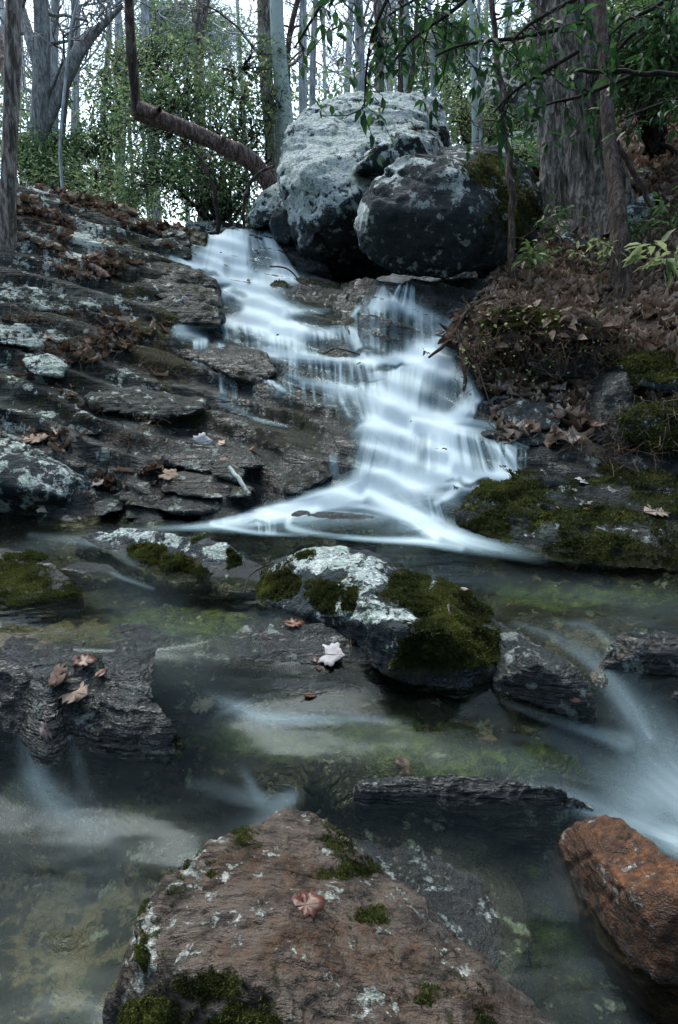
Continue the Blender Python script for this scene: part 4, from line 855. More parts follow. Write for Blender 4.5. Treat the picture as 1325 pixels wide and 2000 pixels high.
# wet step rocks in front
rock('rock', [dict(p=[], z=[(-60,1300,-.0),(40,1290,.008),(130,1284,.012),(220,1305,.004),(290,1330,-.01),(330,1400,-.06),(350,1470,-.13),(250,1530,-.23),(60,1530,-.23),(-60,1520,-.23)], down=(.1, 1.0))],
 'black dripping rock step at the lower left under the curled brown leaf', 'rock', voxel=.006, amt=.10, seed=187, cuts=0, wb=1, mb=-.1, rb=.15, lb=-.3, mat='bed', size=.22, pale=-.1)
rock('rock', [dict(p=[], z=[(330,1290,-.025),(420,1245,-.008),(500,1215,.004),(600,1214,.006),(700,1245,-.01),(760,1290,-.04),(740,1330,-.09),(600,1320,-.09),(450,1310,-.09)], down=(.08, 1.0))],
 'wet brown shelf of rock left of the mossy boulder, under the pale grey leaf', 'rock', voxel=.006, amt=.07, seed=189, wb=.95, rust=[(480,1240,60,16,.5)], lich=[(500,1232,70,12,.7),(430,1290,40,14,.6)], mat='bed', size=.22, pale=.15)
rock('rock', [dict(p=[], z=[(330,1350,-.075),(450,1320,-.06),(600,1325,-.06),(760,1340,-.065),(790,1375,-.10),(700,1405,-.13),(560,1400,-.135),(400,1400,-.12)], down=(.08, 1.0))],
 'flat streaked rock under thin water in front of the wet brown shelf', 'rock', voxel=.006, amt=.05, seed=191, wb=1, mat='bed', size=.22, pale=.1, strata=(0,.3,1), k=12)
rock('rock', [dict(p=[], z=[(690,1535,-.135),(800,1512,-.115),(950,1515,-.100),(1080,1535,-.112),(1190,1580,-.17),(1060,1625,-.24),(900,1600,-.24),(760,1580,-.23)], down=(.1, 1.0))],
 'dark rock sill glazed with water behind the orange rock', 'rock', voxel=.006, amt=.06, seed=193, wb=1, mat='bed', size=.25, pale=.05)
rock('boulder', [
  dict(p=[], z=[(205,2010,-.26),(238,1905,-.15),(285,1790,-.10),(296,1752,-.10),(328,1705,-.085),(412,1640,-.10),(476,1612,-.115),(560,1585,-.145),(640,1600,-.175),(720,1690,-.165),(790,1760,-.165),(860,1825,-.17),(960,1912,-.18),(1095,2000,-.20),(1180,2120,-.24),(700,2150,-.10),(520,1920,-.06),(560,1800,-.075),(300,2130,-.25),(260,1870,-.10)], down=(.15, 1.02)),
  ], 'big red brown slab with pale edges filling the bottom foreground', 'boulder', voxel=.0034, amt=.075, seed=195, cuts=0, mat='fgrock', lb=.0, lich=[(290,1800,34,70,.6),(265,1880,34,60,.7),(370,1690,60,24,.45),(700,1960,200,30,.25)],
 mb=.22, moss=[(400,1920,110,50,.55),(300,1980,80,40,.7),(480,1990,90,30,.6),(660,1710,110,24,.5),(730,1790,80,30,.52),(275,1860,14,50,.55),(590,1640,60,14,.4)], rust=[(520,1700,200,60,.6),(650,1850,260,80,.7),(850,1960,150,50,.6)], wb=.3, wet=[(720,1680,90,60,1),(860,1800,110,60,1)],
 waterline=-.215, size=.3, tufts=20000, tuftsize=.0038, strata=(.25,-.35,1), k=9)
rock('rock', [dict(p=[], z=[(600,1590,-.205),(700,1560,-.215),(830,1585,-.225),(960,1650,-.235),(1020,1740,-.24),(1045,1830,-.245),(980,1925,-.245),(860,1840,-.215),(760,1740,-.205)], down=(.12, 1.0))],
 'black wet flank of rock under running water, right of the red brown slab', 'rock', voxel=.006, amt=.05, seed=197, wb=.9, lb=-1, mb=.2, rb=.15, cuts=0, mat='bed', size=.25, pale=.12)
rock('boulder', [
  dict(p=[], z=[(1078,1640,-.20),(1092,1620,-.17),(1122,1605,-.135),(1180,1596,-.11),(1215,1605,-.095),(1265,1640,-.08),(1330,1690,-.06),(1420,1760,-.05),(1450,1950,-.23),(1330,1925,-.235),(1225,1840,-.235),(1175,1780,-.235),(1120,1700,-.23),(1230,1740,-.10),(1290,1850,-.15)], down=(.1, .95))],
 'bright orange brown rock at the lower right picture edge', 'boulder', voxel=.0042, amt=.055, seed=199, cuts=4, cutq=(.88, .96), mat='orange', rb=.5, rust=[(1250,1720,150,120,.8)], wb=.6, lb=-.05, waterline=-.215, size=.3, strata=(.3,.8,.6), k=4)
# ------------------------------------------------------------------ trees, shrubs, twigs
def tubes(lines, sides=5):
    """lines: list of (pts (k,3), radii (k,)) -> one V,F"""
    Vs, Fs, off = [], [], 0; by = {}
    for p, r in lines: by.setdefault(len(p), []).append((p, r))
    for k, L in by.items():
        P = np.array([a[0] for a in L], float); R = np.array([a[1] for a in L], float)
        T = np.gradient(P, axis=1); T /= np.linalg.norm(T, axis=2, keepdims=True)+1e-9
        ref = np.where(np.abs(T[..., 2:3]) > .85, np.array([1., 0, 0]), np.array([0, 0, 1.]))
        # keep one reference per line to avoid twisting
        ref = np.where(np.abs(T[:, :, 2]).mean(1)[:, None, None] > .75, np.array([1., 0, 0]), np.array([0, .02, 1.]))*np.ones_like(T)
        A = np.cross(T, ref); A /= np.linalg.norm(A, axis=2, keepdims=True)+1e-9; B = np.cross(T, A)
        a = np.arange(sides)*2*math.pi/sides
        V = P[:, :, None]+R[:, :, None, None]*(A[:, :, None]*np.cos(a)[:, None]+B[:, :, None]*np.sin(a)[:, None])
        n = len(L); i = np.arange(n)[:, None, None]*k*sides; j = np.arange(k-1)[None, :, None]*sides; c = np.arange(sides)[None, None]; d = (c+1) % sides
        F = np.stack([i+j+c, i+j+d, i+j+sides+d, i+j+sides+c], -1).reshape(-1, 4)+off
        Vs.append(V.reshape(-1, 3)); Fs.append(F); off += V.size//3
    return np.concatenate(Vs), np.concatenate(Fs)
def curve(a, b, k, wob, rng, sag=0.0):
    t = np.linspace(0, 1, k)[:, None]; p = np.array(a)*(1-t)+np.array(b)*t; L = np.linalg.norm(np.array(b)-np.array(a))
    w = np.cumsum(rng.normal(0, 1, (k, 3)), 0); w -= w[0]; w -= t*w[-1]*.6
    p = p + w*wob*L/k; p[:, 2] += sag*L*np.sin(t[:, 0]*math.pi); return p
def smooth_path(pts, k):
    pts = np.array(pts, float); d = np.r_[0, np.cumsum(np.linalg.norm(np.diff(pts[:, :3], axis=0), axis=1))]; s = np.linspace(0, d[-1], k)
    q = np.stack([np.interp(s, d, pts[:, c]) for c in range(pts.shape[1])], 1)
    for _ in range(max(2, k//8)): q[1:-1] = (q[:-2]+2*q[1:-1]+q[2:])/4
    return q
def trunk_mesh(name, path, mat, parent, seed, furrow=.06, sides=14, k=60, sc=1.0):
    q = smooth_path(path, k); V, F = tubes([(q[:, :3], q[:, 3])], sides)
    c = np.repeat(q[:, :3], sides, 0); r = np.repeat(q[:, 3], sides); N = (V-c)/r[:, None]
    a = np.arctan2(N[:, 1], N[:, 0]); s = np.repeat(np.arange(k)/k*np.linalg.norm(q[-1, :3]-q[0, :3]), sides)
    Q = np.stack([np.cos(a)*2, np.sin(a)*2, s*1.5*sc], -1)
    V = c+N*(r*(1+furrow*fbm(Q, 1.8, 4, seed, .6)+furrow*.7*fbm(V, .5/r.mean()*.6, 2, seed+3)))[:, None]
    o = parent.location if parent else (0, 0, 0)
    return mesh(name, V-np.array(o), F, mat, parent), q
def branches(q, rng, n, L, r0, up=.6, start=.25, lvl=2, sub=4, wob=.9, spread=1.0):
    """random limbs from trunk samples q, with twigs on twigs"""
    out = []; ends = []
    for _ in range(n):
        i = int((start+(1-start)*rng.random()**.8)*(len(q)-1)); b = q[i, :3]; a = rng.uniform(0, 2*math.pi)
        f = 1-.6*i/len(q); l = L*f*rng.uniform(.5, 1.2); d = np.array([math.cos(a)*spread, math.sin(a)*spread*.8, up+rng.normal(0, .3)]); d /= np.linalg.norm(d)
        p = curve(b, b+d*l, 8, wob, rng, rng.uniform(-.1, .15)); rr = min(r0*rng.uniform(.5, 1.1), q[i, 3]*.6)
        out.append((p, np.linspace(rr, rr*.3, 8)))
        def twigs(p, rr, l, lv):
            for _ in range(sub):
                j = rng.integers(2, len(p)); d2 = rng.normal(0, 1, 3); d2[2] = abs(d2[2])*.6+.1; d2 = d2/np.linalg.norm(d2)+(p[-1]-p[0])/l*.8; d2 /= np.linalg.norm(d2); l2 = l*rng.uniform(.3, .6)
                c = curve(p[j], p[j]+d2*l2, 5, wob, rng); out.append((c, np.linspace(rr*.5, rr*.15, 5)))
                if lv > 1: twigs(c, rr*.5, l2, lv-1)
                else: ends.append(c[-1])
        twigs(p, rr, l, lvl)
    return out, ends
def leaves(name, P, size, mat, parent, seed, droop=-.3, width=.36, cup=.15, jitter=.35, rndbias=0.0, dirs=None):
    r = np.random.default_rng(seed); n = len(P); P = np.asarray(P, float)
    d = r.normal(0, 1, (n, 3)) if dirs is None else dirs + r.normal(0, .35, (n, 3)); d[:, 2] += droop; d /= np.linalg.norm(d, axis=1)[:, None]
    s = np.cross(d, np.array([0, 0, 1.])+r.normal(0, jitter, (n, 3))); s /= np.linalg.norm(s, axis=1)[:, None]+1e-9; u = np.cross(s, d)
    L = (size*r.uniform(.65, 1.3, n))[:, None]; w = L*width
    B = P; V = np.stack([B, B+d*L*.33-s*w*.5+u*L*cup*.5, B+d*L*.36-u*L*cup*.2, B+d*L*.33+s*w*.5+u*L*cup*.5, B+d*L*.7-s*w*.36+u*L*cup*.3, B+d*L*.7-u*L*cup*.3, B+d*L*.7+s*w*.36+u*L*cup*.3, B+d*L-u*L*cup], 1)
    i = np.arange(n)[:, None]*8
    T = np.concatenate([i+np.array([[0, 2, 1]]), i+np.array([[0, 3, 2]]), i+np.array([[4, 5, 7]]), i+np.array([[5, 6, 7]])]); Q = np.concatenate([i+np.array([[1, 2, 5, 4]]), i+np.array([[2, 3, 6, 5]])])
    rn = np.clip(.45+.35*fbm(P, 2.2/max(size*8, .3), 2, seed)+r.normal(0, .2, n)+rndbias, 0, 1)
    o = parent.location if parent else (0, 0, 0)
    return mesh(name, V.reshape(-1, 3)-np.array(o), [T, Q], mat, parent, dict(rnd=np.repeat(rn, 8)))
def place(P): return np.array(P, float)
def bare_tree(label, pts, Y, mat='bark_far', n=16, L=1.6, seed=0, up=.7, start=.3, extra=2.2, group=None, cat='tree', lvl=2, sub=4, forks=(), name='bare_tree', toY=None, r0=None):
    """pts: (px,py,width_px) from the base up, at distance Y; continued beyond the top of the picture"""
    rng = np.random.default_rng(seed); P = []
    for i, (px, py, wd) in enumerate(pts):
        yy = Y if toY is None else Y+(toY-Y)*i/(len(pts)-1)
        p = PY(px, py, yy); x, y, z = ray(px, py); t = yy/y; P.append([*p, wd*t/FPX/2])
    if extra: d = np.array(P[-1])-np.array(P[-2]); k = extra/np.linalg.norm(d[:3]); e = np.array(P[-1])+d*k; e[:3] += rng.normal(0, .1, 3)*extra; e[3] = P[-1][3]*.55; P.append(list(e))
    gz = float(base_z(np.array([P[0][0]]), np.array([P[0][1]]))[0])
    if gz < P[0][2]-.02: P.insert(0, [P[0][0]-(P[1][0]-P[0][0])*.1, P[0][1], gz-.1, P[0][3]*1.25])
    root = empty(name, P[0][:3]); tag(root, label, cat, group)
    P = np.array(P); k = 40; tr, q = trunk_mesh('trunk', P, M[mat], root, seed, k=k, sides=10)
    lines = []
    for f in forks:
        f = np.array([[*PY(px, py, Y+dy), wd*Y/FPX/2] for px, py, wd, dy in f]); fq = smooth_path(f, 16); lines.append((fq[:, :3], fq[:, 3]))
        b, _ = branches(fq, rng, max(2, n//4), L*.7, fq[0, 3]*.35, up, .3, lvl, sub); lines += b
    if n:
        b, e = branches(q, rng, n, L, (r0 or q[:, 3].mean()*.35), up, start, lvl, sub); lines += b
    if lines:
        V, F = tubes(lines, 4 if not forks else 6); mesh('crown', V-np.array(root.location), F, M[mat], root)
    return root, q
# --- background trunks, left to right
T1 = 'tall bare grey trees'
bare_tree('straight grey tree with peeling bark and vines at the left picture edge', [(12,500,40),(16,400,30),(20,260,28),(26,140,32),(24,0,26)], 4.25, 'bark', 3, .9, 1, forks=[[(24,170,26,0),(5,110,24,.1),(-20,20,22,.2)]], start=.75)
bare_tree('forked grey tree behind the left edge tree, right limb leaning right', [(70,330,38),(76,250,34),(82,150,34),(84,60,30),(78,-20,26)], 9.0, 'bark_mid', 8, 2.0, 2, forks=[[(78,130,22,0),(62,85,20,0),(45,30,18,.2),(30,-20,16,.3)],[(78,262,26,0),(110,190,26,.1),(140,125,26,.2),(165,80,22,.3),(190,60,15,.4),(215,35,10,.4),(240,10,7,.4)]], lvl=2)
bare_tree('slim pale tree between the forked tree and the curved tree on the left', [(104,330,20),(106,200,18),(104,90,18),(108,0,15)], 10, 'bark_far', 16, 2.2, 3)
bare_tree('thin curving pale tree in the middle of the left woods', [(118,340,11),(122,250,11),(136,130,10),(142,30,9),(150,-20,8)], 9.5, 'bark_mid', 12, 1.8, 4)
bare_tree('thin straight pale tree left of the leaning dead snag', [(144,320,15),(146,200,13),(153,100,11),(150,-10,10)], 12, 'bark_far', 14, 2.2, 5)
bare_tree('dark thin sapling curving in front of the left woods', [(116,300,6),(118,260,6),(130,140,5),(142,20,4)], 7.5, 'bark_far', 8, 1.2, 6)
bare_tree('slim grey tree right behind the upright dead snag', [(232,330,15),(232,180,14),(230,60,13),(232,-10,12)], 13, 'bark_far', 14, 2.4, 7)
bare_tree('slim grey tree leaning slightly, left of the upright dead snag', [(205,330,12),(200,200,11),(215,80,10),(214,-10,9)], 14, 'bark_far', 14, 2.4, 8)
bare_tree('knobbly topped grey tree above the evergreen shrub', [(392,300,20),(388,120,20),(386,60,22),(390,30,30),(400,-10,22)], 9.5, 'bark', 10, 1.8, 9)
bare_tree('grey tree close behind the pale lichened tree', [(535,330,26),(522,180,27),(515,60,29),(518,-10,28)], 7.6, 'bark', 5, 1.6, 10)
bare_tree('straight tree with pale lichened bark left of the huge boulder', [(562,300,40),(556,220,34),(546,120,29),(541,60,27),(540,-10,27)], 7.0, 'bark_pale', 3, 1.5, 11, start=.6)
bare_tree('thin brown tree leaning just right of the pale lichened tree', [(566,300,13),(562,150,12),(558,80,11),(585,-10,10)], 7.8, 'bark_brown', 5, 1.4, 12)
bare_tree('slim grey tree behind the huge boulder, first right of the leaning brown tree', [(592,300,16),(590,130,14),(590,0,12)], 10, 'bark_far', 12, 2, 13)
bare_tree('slim grey tree behind the huge boulder, second right of the leaning brown tree', [(612,300,15),(610,150,13),(616,0,12)], 9.5, 'bark_far', 12, 2, 14)
bare_tree('grey tree rising over the middle of the huge boulder', [(706,300,22),(704,150,20),(702,0,18)], 9.0, 'bark_far', 10, 2, 15)
bare_tree('mossy green grey tree rising over the middle of the huge boulder', [(742,300,18),(742,120,18),(738,0,16)], 8.6, 'bark', 8, 1.8, 16)
bare_tree('pale tree with smooth bark over the right part of the huge boulder', [(800,300,16),(796,120,15),(790,0,14)], 8.4, 'bark_pale', 8, 1.6, 17)
bare_tree('twin stemmed brown tree over the right part of the huge boulder', [(784,300,11),(782,100,10),(786,0,9)], 8.2, 'bark_brown', 8, 1.6, 18, forks=[[(784,250,10,0),(806,150,9,.1),(812,60,8,.1),(818,-20,7,.2)]])
bare_tree('crooked thin grey tree behind the right shoulder of the huge boulder', [(852,320,12),(850,200,11),(842,140,9),(850,60,7),(838,0,6)], 8.2, 'bark_far', 14, 1.6, 19)
bare_tree('thin mottled tree, left of the pair right of the huge boulder', [(929,300,12),(927,200,12),(924,100,10),(920,-10,9)], 7.0, 'bark_pale', 5, 1.2, 20)
bare_tree('thin mottled tree, right of the pair right of the huge boulder', [(940,300,8),(938,180,7),(936,0,6)], 7.3, 'bark_far', 5, 1.2, 21)
rg = np.random.default_rng(77)
for i in range(46):
    px = rg.uniform(-120, 1000) if i < 36 else rg.uniform(850, 1400); Y = rg.uniform(13, 30); wd = rg.uniform(.06, .18)*FPX/Y; ln = rg.normal(0, 18)
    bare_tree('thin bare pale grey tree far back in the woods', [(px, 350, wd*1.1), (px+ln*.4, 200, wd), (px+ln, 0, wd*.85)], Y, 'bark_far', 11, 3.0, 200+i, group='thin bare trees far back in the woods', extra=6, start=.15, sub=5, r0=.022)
# --- the leaning dead snag
def wp(a): P = PY(*a[:3]); return [*P, a[3]*a[2]/FPX/2]
root = empty('dead_tree', PY(522, 358, 5.75)); tag(root, 'weathered dead snag leaning over the falls and bent sharply upright at its end', 'dead tree')
q1 = [wp(a) for a in [(545,395,5.8,26),(522,352,5.75,28),(500,322,5.7,31),(470,300,5.62,31),(420,278,5.52,28),(370,256,5.45,27),(320,236,5.38,28),(285,222,5.32,32),(266,214,5.30,30)]]
trunk_mesh('trunk', q1, M['deadwood'], root, 301, .14, 16, 110, 2)
q2 = [wp(a) for a in [(270,224,5.31,24),(266,208,5.30,18),(264,180,5.28,17),(258,120,5.25,17),(254,60,5.22,16),(252,-10,5.2,15),(250,-120,5.15,11)]]
trunk_mesh('upright_limb', q2, M['bark_brown'], root, 302, .10, 12, 70, 2)
kn = [wp(a) for a in [(432,284,5.5,8),(436,272,5.46,10),(440,266,5.45,5)]]; trunk_mesh('knot', kn, M['deadwood'], root, 303, .1, 8, 10)
kn = [wp(a) for a in [(298,226,5.32,14),(304,217,5.24,16),(312,214,5.2,9)]]; trunk_mesh('knot', kn, M['deadwood'], root, 304, .15, 8, 10)
# --- big tree on the right: fluted trunk with root flare
def big_tree():
    base = PY(1135, 445, 4.95); root = empty('large_tree', base); tag(root, 'massive old tree with deeply furrowed shaggy bark on the right bank', 'tree')
    rng = np.random.default_rng(5); pts = [(1150,470,5.0,196),(1144,440,5.0,170),(1138,400,5.0,144),(1130,340,5.0,126),(1122,250,5.0,114),(1112,120,5.0,106),(1104,0,5.0,104),(1095,-120,5.0,112),(1090,-400,5.0,98)]
    q = smooth_path([wp(a) for a in pts], 420); S = 260; V, F = tubes([(q[:, :3], q[:, 3])], S)
    c = np.repeat(q[:, :3], S, 0); r = np.repeat(q[:, 3], S); N = (V-c)/r[:, None]; a = np.arctan2(N[:, 1], N[:, 0]); z = V[:, 2]
    low = 1-ss(z, base[2], base[2]+1.0)
    fl = .10*np.cos(5*a+1.3+.5*z)+.06*np.cos(9*a-.7+.3*z)
    Q = np.stack([np.cos(a)*.26*1.0+.02*fbm(V, 5, 2, 2), np.sin(a)*.26, z*.16], -1)
    f1 = vn(Q, 34, 12); ridge = 1-np.abs(f1)*1.9; f2 = fbm(Q, (70, 70, 50), 3, 14); flake = fbm(np.stack([Q[:, 0], Q[:, 1], z], -1), (30, 30, 9), 3, 15)
    d = r*fl*(.35+low*1.0) + .020*ridge + .009*f2 + .012*flake
    V = V+N*d[:, None]
    mesh('trunk', V-base, F, M['bark'], root)
    lines = []
    for (x0, y0, y00), (x1, y1, y11), w0 in [((1075,440,4.9),(1040,470,4.7),34),((1110,450,4.75),(1085,490,4.5),40),((1180,455,4.8),(1210,500,4.5),44),((1200,430,4.9),(1245,450,4.8),36)]:
        A = PY(x0, y0, y00); B = PY(x1, y1, y11); B[2] = base_z(B[:1], B[1:2])[0]-.04; p = curve(A, B, 12, .4, rng, .1); lines.append((p, np.linspace(w0*4.8/FPX/2, .012, 12)))
    for l in lines:
        v, f = tubes([l], 10); v = v+.012*fbm(v, 18, 3, 3)[:, None]; mesh('root', v-base, f, M['bark'], root)
    b, _ = branches(q[300:], rng, 7, 1.6, .03, .5, 0, 2, 4); v, f = tubes(b, 5); mesh('crown', v-base, f, M['bark_brown'], root)
big_tree()
# second, slimmer tree with a mossy flared foot
def stump_tree():
    base = PY(1212, 600, 3.85); root = empty('tree', base); tag(root, 'slimmer dark tree in front of the massive one, with a flared rooty foot', 'tree')
    rng = np.random.default_rng(8)
    pts = [(1214,612,3.86,80),(1213,585,3.86,56),(1212,540,3.88,40),(1212,490,3.9,34),(1208,420,3.98,29),(1198,340,4.1,26),(1188,250,4.2,23),(1180,120,4.3,20),(1172,0,4.4,18),(1160,-300,4.5,15)]
    trunk_mesh('trunk', [wp(a) for a in pts], M['bark_brown'], root, 311, .16, 24, 160, 2)
    for x0, y0, x1, y1, Y1 in [(1200,560,1165,618,3.72),(1206,575,1185,622,3.7),(1222,570,1262,612,3.72),(1226,555,1290,590,3.8),(1212,580,1208,625,3.7),(1195,545,1172,600,3.75),(1222,580,1240,630,3.66)]:
        A = PY(x0, y0, 3.86); B = PY(x1, y1, Y1); B[2] = min(B[2], base_z(B[:1], B[1:2])[0]); p = curve(A, B, 14, .7, rng, .04); v, f = tubes([(p, np.linspace(.016, .005, 14))], 7); mesh('root', v-base, f, M['bark_brown'], root)
stump_tree()
# --- saplings and bare branches
def stick(name, label, cat, pts, mat='twig', sides=7, twigs=0, seed=0, k=40, wob=0, tw=None, group=None):
    rng = np.random.default_rng(seed); q = smooth_path([wp(a) for a in pts], k); base = q[0, :3].copy()
    q[1:-1, :3] += wob*np.array([vn(np.stack([np.arange(k)*.3, np.arange(k)*0, np.arange(k)*0], -1), 1, seed+c) for c in range(3)]).T[1:-1]
    L = [(q[:, :3], q[:, 3])]; v, f = tubes(L, sides); v = v+(.10*q[:, 3].mean())*fbm(v, 30, 2, seed)[:, None]
    if twigs:
        root = empty(name, base); mesh('stem', v-base, f, M[mat], root); b, e = branches(q, rng, twigs, tw or .4, q[:, 3].mean()*.4, .3, .2, 2, 3); v2, f2 = tubes(b, 4); mesh('twigs', v2-base, f2, M[mat], root); o = root
    else: o = mesh(name, v-base, f, M[mat]); o.location = base; e = []
    tag(o, label, cat, group); return o, q, e
stick('sapling', 'slender brown sapling rising from the bank in front of the rounded boulder', 'sapling', [(1002,575,4.0,15),(998,500,4.05,14),(1000,400,4.1,13),(992,300,4.15,12),(982,200,4.2,11),(972,100,4.25,10),(960,-20,4.3,9),(950,-150,4.3,7)], 'bark_brown', 9, 8, 321, 60, .012, .5)
stick('sapling', 'thin bare sapling slanting down the leafy slope right of the big tree', 'sapling', [(1300,450,4.3,10),(1262,380,4.35,10),(1215,300,4.4,10),(1190,230,4.4,9),(1176,120,4.4,8),(1165,-20,4.4,7)], 'bark_brown', 7, 6, 323, 50, .01, .5)
stick('branch', 'long bare grey branch with a hooked end reaching in from the right edge', 'branch', [(1400,150,3.4,9),(1325,145,3.5,9),(1260,143,3.55,8),(1200,140,3.6,8),(1150,137,3.62,7),(1112,136,3.6,6),(1110,150,3.6,6),(1122,168,3.62,6),(1150,178,3.66,5),(1160,180,3.7,3)], 'twig', 7, 0, 325, 60, .006)
stick('branch', 'bare dark branch slanting from the upper right corner down to the big tree', 'branch', [(1400,-30,3.6,8),(1325,5,3.7,8),(1270,40,3.8,8),(1220,85,3.9,7),(1185,120,4.0,6),(1165,150,4.05,5),(1160,185,4.1,3)], 'twig', 7, 5, 326, 50, .008, .35)
stick('sapling', 'small dark forked sapling at the lip of the top fall', 'sapling', [(426,452,5.9,9),(425,420,5.9,9),(423,385,5.9,8),(412,350,5.92,8),(396,318,5.95,7),(376,290,6.0,6),(362,275,6.0,4)], 'twig', 7, 9, 327, 40, .008, .5)
stick('vine', 'pale arching vine beside the dead snag above the top fall', 'vine', [(478,452,5.75,6),(475,415,5.7,6),(478,385,5.65,6),(492,352,5.6,6),(512,333,5.55,6),(535,325,5.5,5)], 'bark_brown', 6, 0, 328, 40, .006)
stick('branch', 'dark twig arching over the upper right end of the falls from the bank', 'branch', [(985,585,3.75,5),(960,582,3.72,6),(930,592,3.68,7),(905,615,3.64,8),(898,640,3.6,8),(880,665,3.56,8),(855,685,3.5,7),(838,698,3.46,4)], 'twig', 7, 0, 329, 44, .004)
stick('root', 'thick hanging root at the edge of the right bank beside the white water', 'root', [(893,645,3.5,7),(900,680,3.45,8),(908,720,3.4,8),(906,760,3.37,8),(912,790,3.33,9),(925,800,3.3,6)], 'bark_brown', 7, 0, 330, 44, .006)
stick('root', 'thinner hanging root forked off to the right of the thick one', 'root', [(895,650,3.5,5),(915,690,3.42,6),(935,720,3.38,6),(940,760,3.34,4)], 'bark_brown', 6, 0, 331, 30, .006)
stick('stick', 'short barkless mottled stick lying on the ledge by the water', 'stick', [(447,912,2.86,8),(462,928,2.82,9),(475,948,2.78,9),(488,966,2.74,9)], 'bark_pale', 9, 0, 332, 24, .003)
stick('broken_branch', 'broken tan branch stub lying below the lichened block on the left bank', 'stick', [(168,515,4.3,10),(185,524,4.28,13),(200,534,4.25,14),(212,545,4.22,12)], 'deadwood', 9, 0, 333, 24, .004)
stick('twig', 'thin dark twig bent over the mossy step in the falls', 'twig', [(528,520,4.9,3),(560,522,4.85,3),(575,535,4.82,3),(585,552,4.8,3),(610,562,4.7,2)], 'twig', 5, 0, 334, 24, .003)
stick('twig', 'thin dark twig caught on the low shelf in the middle fall', 'twig', [(632,692,3.85,3),(655,680,3.84,3),(690,688,3.8,3),(715,698,3.76,2)], 'twig', 5, 0, 335, 20, .003)
stick('stick', 'small dark twigs caught at the left end of the middle boulder', 'stick', [(475,1160,1.72,4),(485,1130,1.78,4),(505,1110,1.84,4),(535,1100,1.86,3)], 'twig', 5, 0, 336, 24, .003)
# ---------------- evergreen shrubs
def in_ellipsoids(L, n, rng):
    """L: (px,py,Y,rx_px,ry_px,ry_world)"""
    w = np.array([a[3]*a[4] for a in L], float); w /= w.sum(); idx = rng.choice(len(L), n, p=w); out = []
    for i in idx:
        px, py, Y, rx, ry, rd = L[i]; v = rng.normal(0, 1, 3); v /= np.linalg.norm(v); v *= rng.random()**.38
        out.append(PY(px+v[0]*rx, py+v[1]*ry, Y+v[2]*rd))
    return np.array(out)
def shrub(name, label, L, base, ncl, per, size, mat='evergreen', seed=0, cat='shrub', spread=.10, stems=6, stem_r=.018, twigmat='twig', group=None, droop=-.25, rb=0, width=.36):
    rng = np.random.default_rng(seed); cl = in_ellipsoids(L, ncl, rng); b = np.array(base, float)
    cl = cl[cl[:, 2] > base_z(cl[:, 0], cl[:, 1])+.03]
    root = empty(name, b); tag(root, label, cat, group)
    # stems: run from the base to a few far clusters; every cluster joins its nearest stem point
    lines = []; sp = []
    for t in cl[rng.choice(len(cl), stems)]:
        p = curve(b+rng.normal(0, .05, 3)*[1, 1, 0], t, 14, .55, rng, .12); lines.append((p, np.linspace(stem_r, stem_r*.25, 14))); sp.append(p[3:])
    sp = np.concatenate(sp)
    for c in cl:
        j = np.argmin(np.linalg.norm(sp-c, axis=1)+.25*np.maximum(0, sp[:, 2]-c[2])); p = curve(sp[j], c, 6, .7, rng, .05); lines.append((p, np.linspace(stem_r*.3, stem_r*.12, 6)))
    v, f = tubes(lines, 5); mesh('stems', v-b, f, M[twigmat], root)
    P = np.repeat(cl, per, 0); off = rng.normal(0, spread, P.shape)*[1, 1, .6]; P = P+off; dirs = off/spread*.8
    leaves('foliage', P, size, M[mat], root, seed, droop, width, rndbias=rb, dirs=dirs)
    return root
shrub('laurel_shrub', 'wide airy evergreen laurel spreading behind the dead snag', [(360,150,7.2,130,70,.6),(300,200,7.0,110,70,.6),(440,200,7.0,90,80,.6),(380,290,6.8,130,60,.5),(250,250,7.2,70,70,.5),(480,300,6.8,50,80,.4),(330,80,7.4,70,40,.5),(520,150,7.0,30,90,.3)], PY(440,430,6.9), 560, 12, .05, 'laurel', 401, spread=.085, stems=16)
shrub('laurel_shrub', 'lower darker laurel behind the forked sapling at the lip of the top fall', [(360,370,6.5,130,50,.5),(470,380,6.5,50,60,.4),(300,330,6.8,80,50,.5),(400,330,6.4,80,40,.4),(510,250,6.8,26,70,.3)], PY(425,440,6.7), 330, 12, .045, 'laurel', 402, spread=.08, stems=14, rb=-.05)
shrub('laurel_shrub', 'bright green low shrub behind the leafy crest on the left', [(150,350,8.5,130,34,.7),(230,385,7.5,80,26,.5),(90,320,9,70,40,.7)], PY(170,400,8.3), 380, 16, .05, 'laurel', 403, spread=.10, stems=10, rb=.15)
shrub('laurel_shrub', 'dark green shrub beside the forked tree at far left', [(60,300,9,60,50,.6),(110,290,9.5,60,36,.6),(170,290,9.5,70,34,.6)], PY(80,370,9), 300, 14, .055, 'evergreen', 404, spread=.11, stems=8, rb=.35)
shrub('laurel_shrub', 'pale green shrub half way up between the slim trees on the left', [(215,190,9.5,50,70,.6),(250,120,10,60,50,.6),(190,250,9.5,50,40,.5)], PY(210,370,9.5), 240, 12, .06, 'laurel', 405, spread=.12, stems=8, rb=.1)
shrub('laurel_shrub', 'green shrub growing behind the right shoulder of the huge boulder', [(900,240,7.6,30,50,.4),(950,250,7.8,40,50,.5),(1000,270,7.8,40,40,.5),(880,200,8.2,30,30,.4)], PY(930,330,7.7), 260, 14, .05, 'laurel', 406, spread=.09, stems=8, rb=.2)
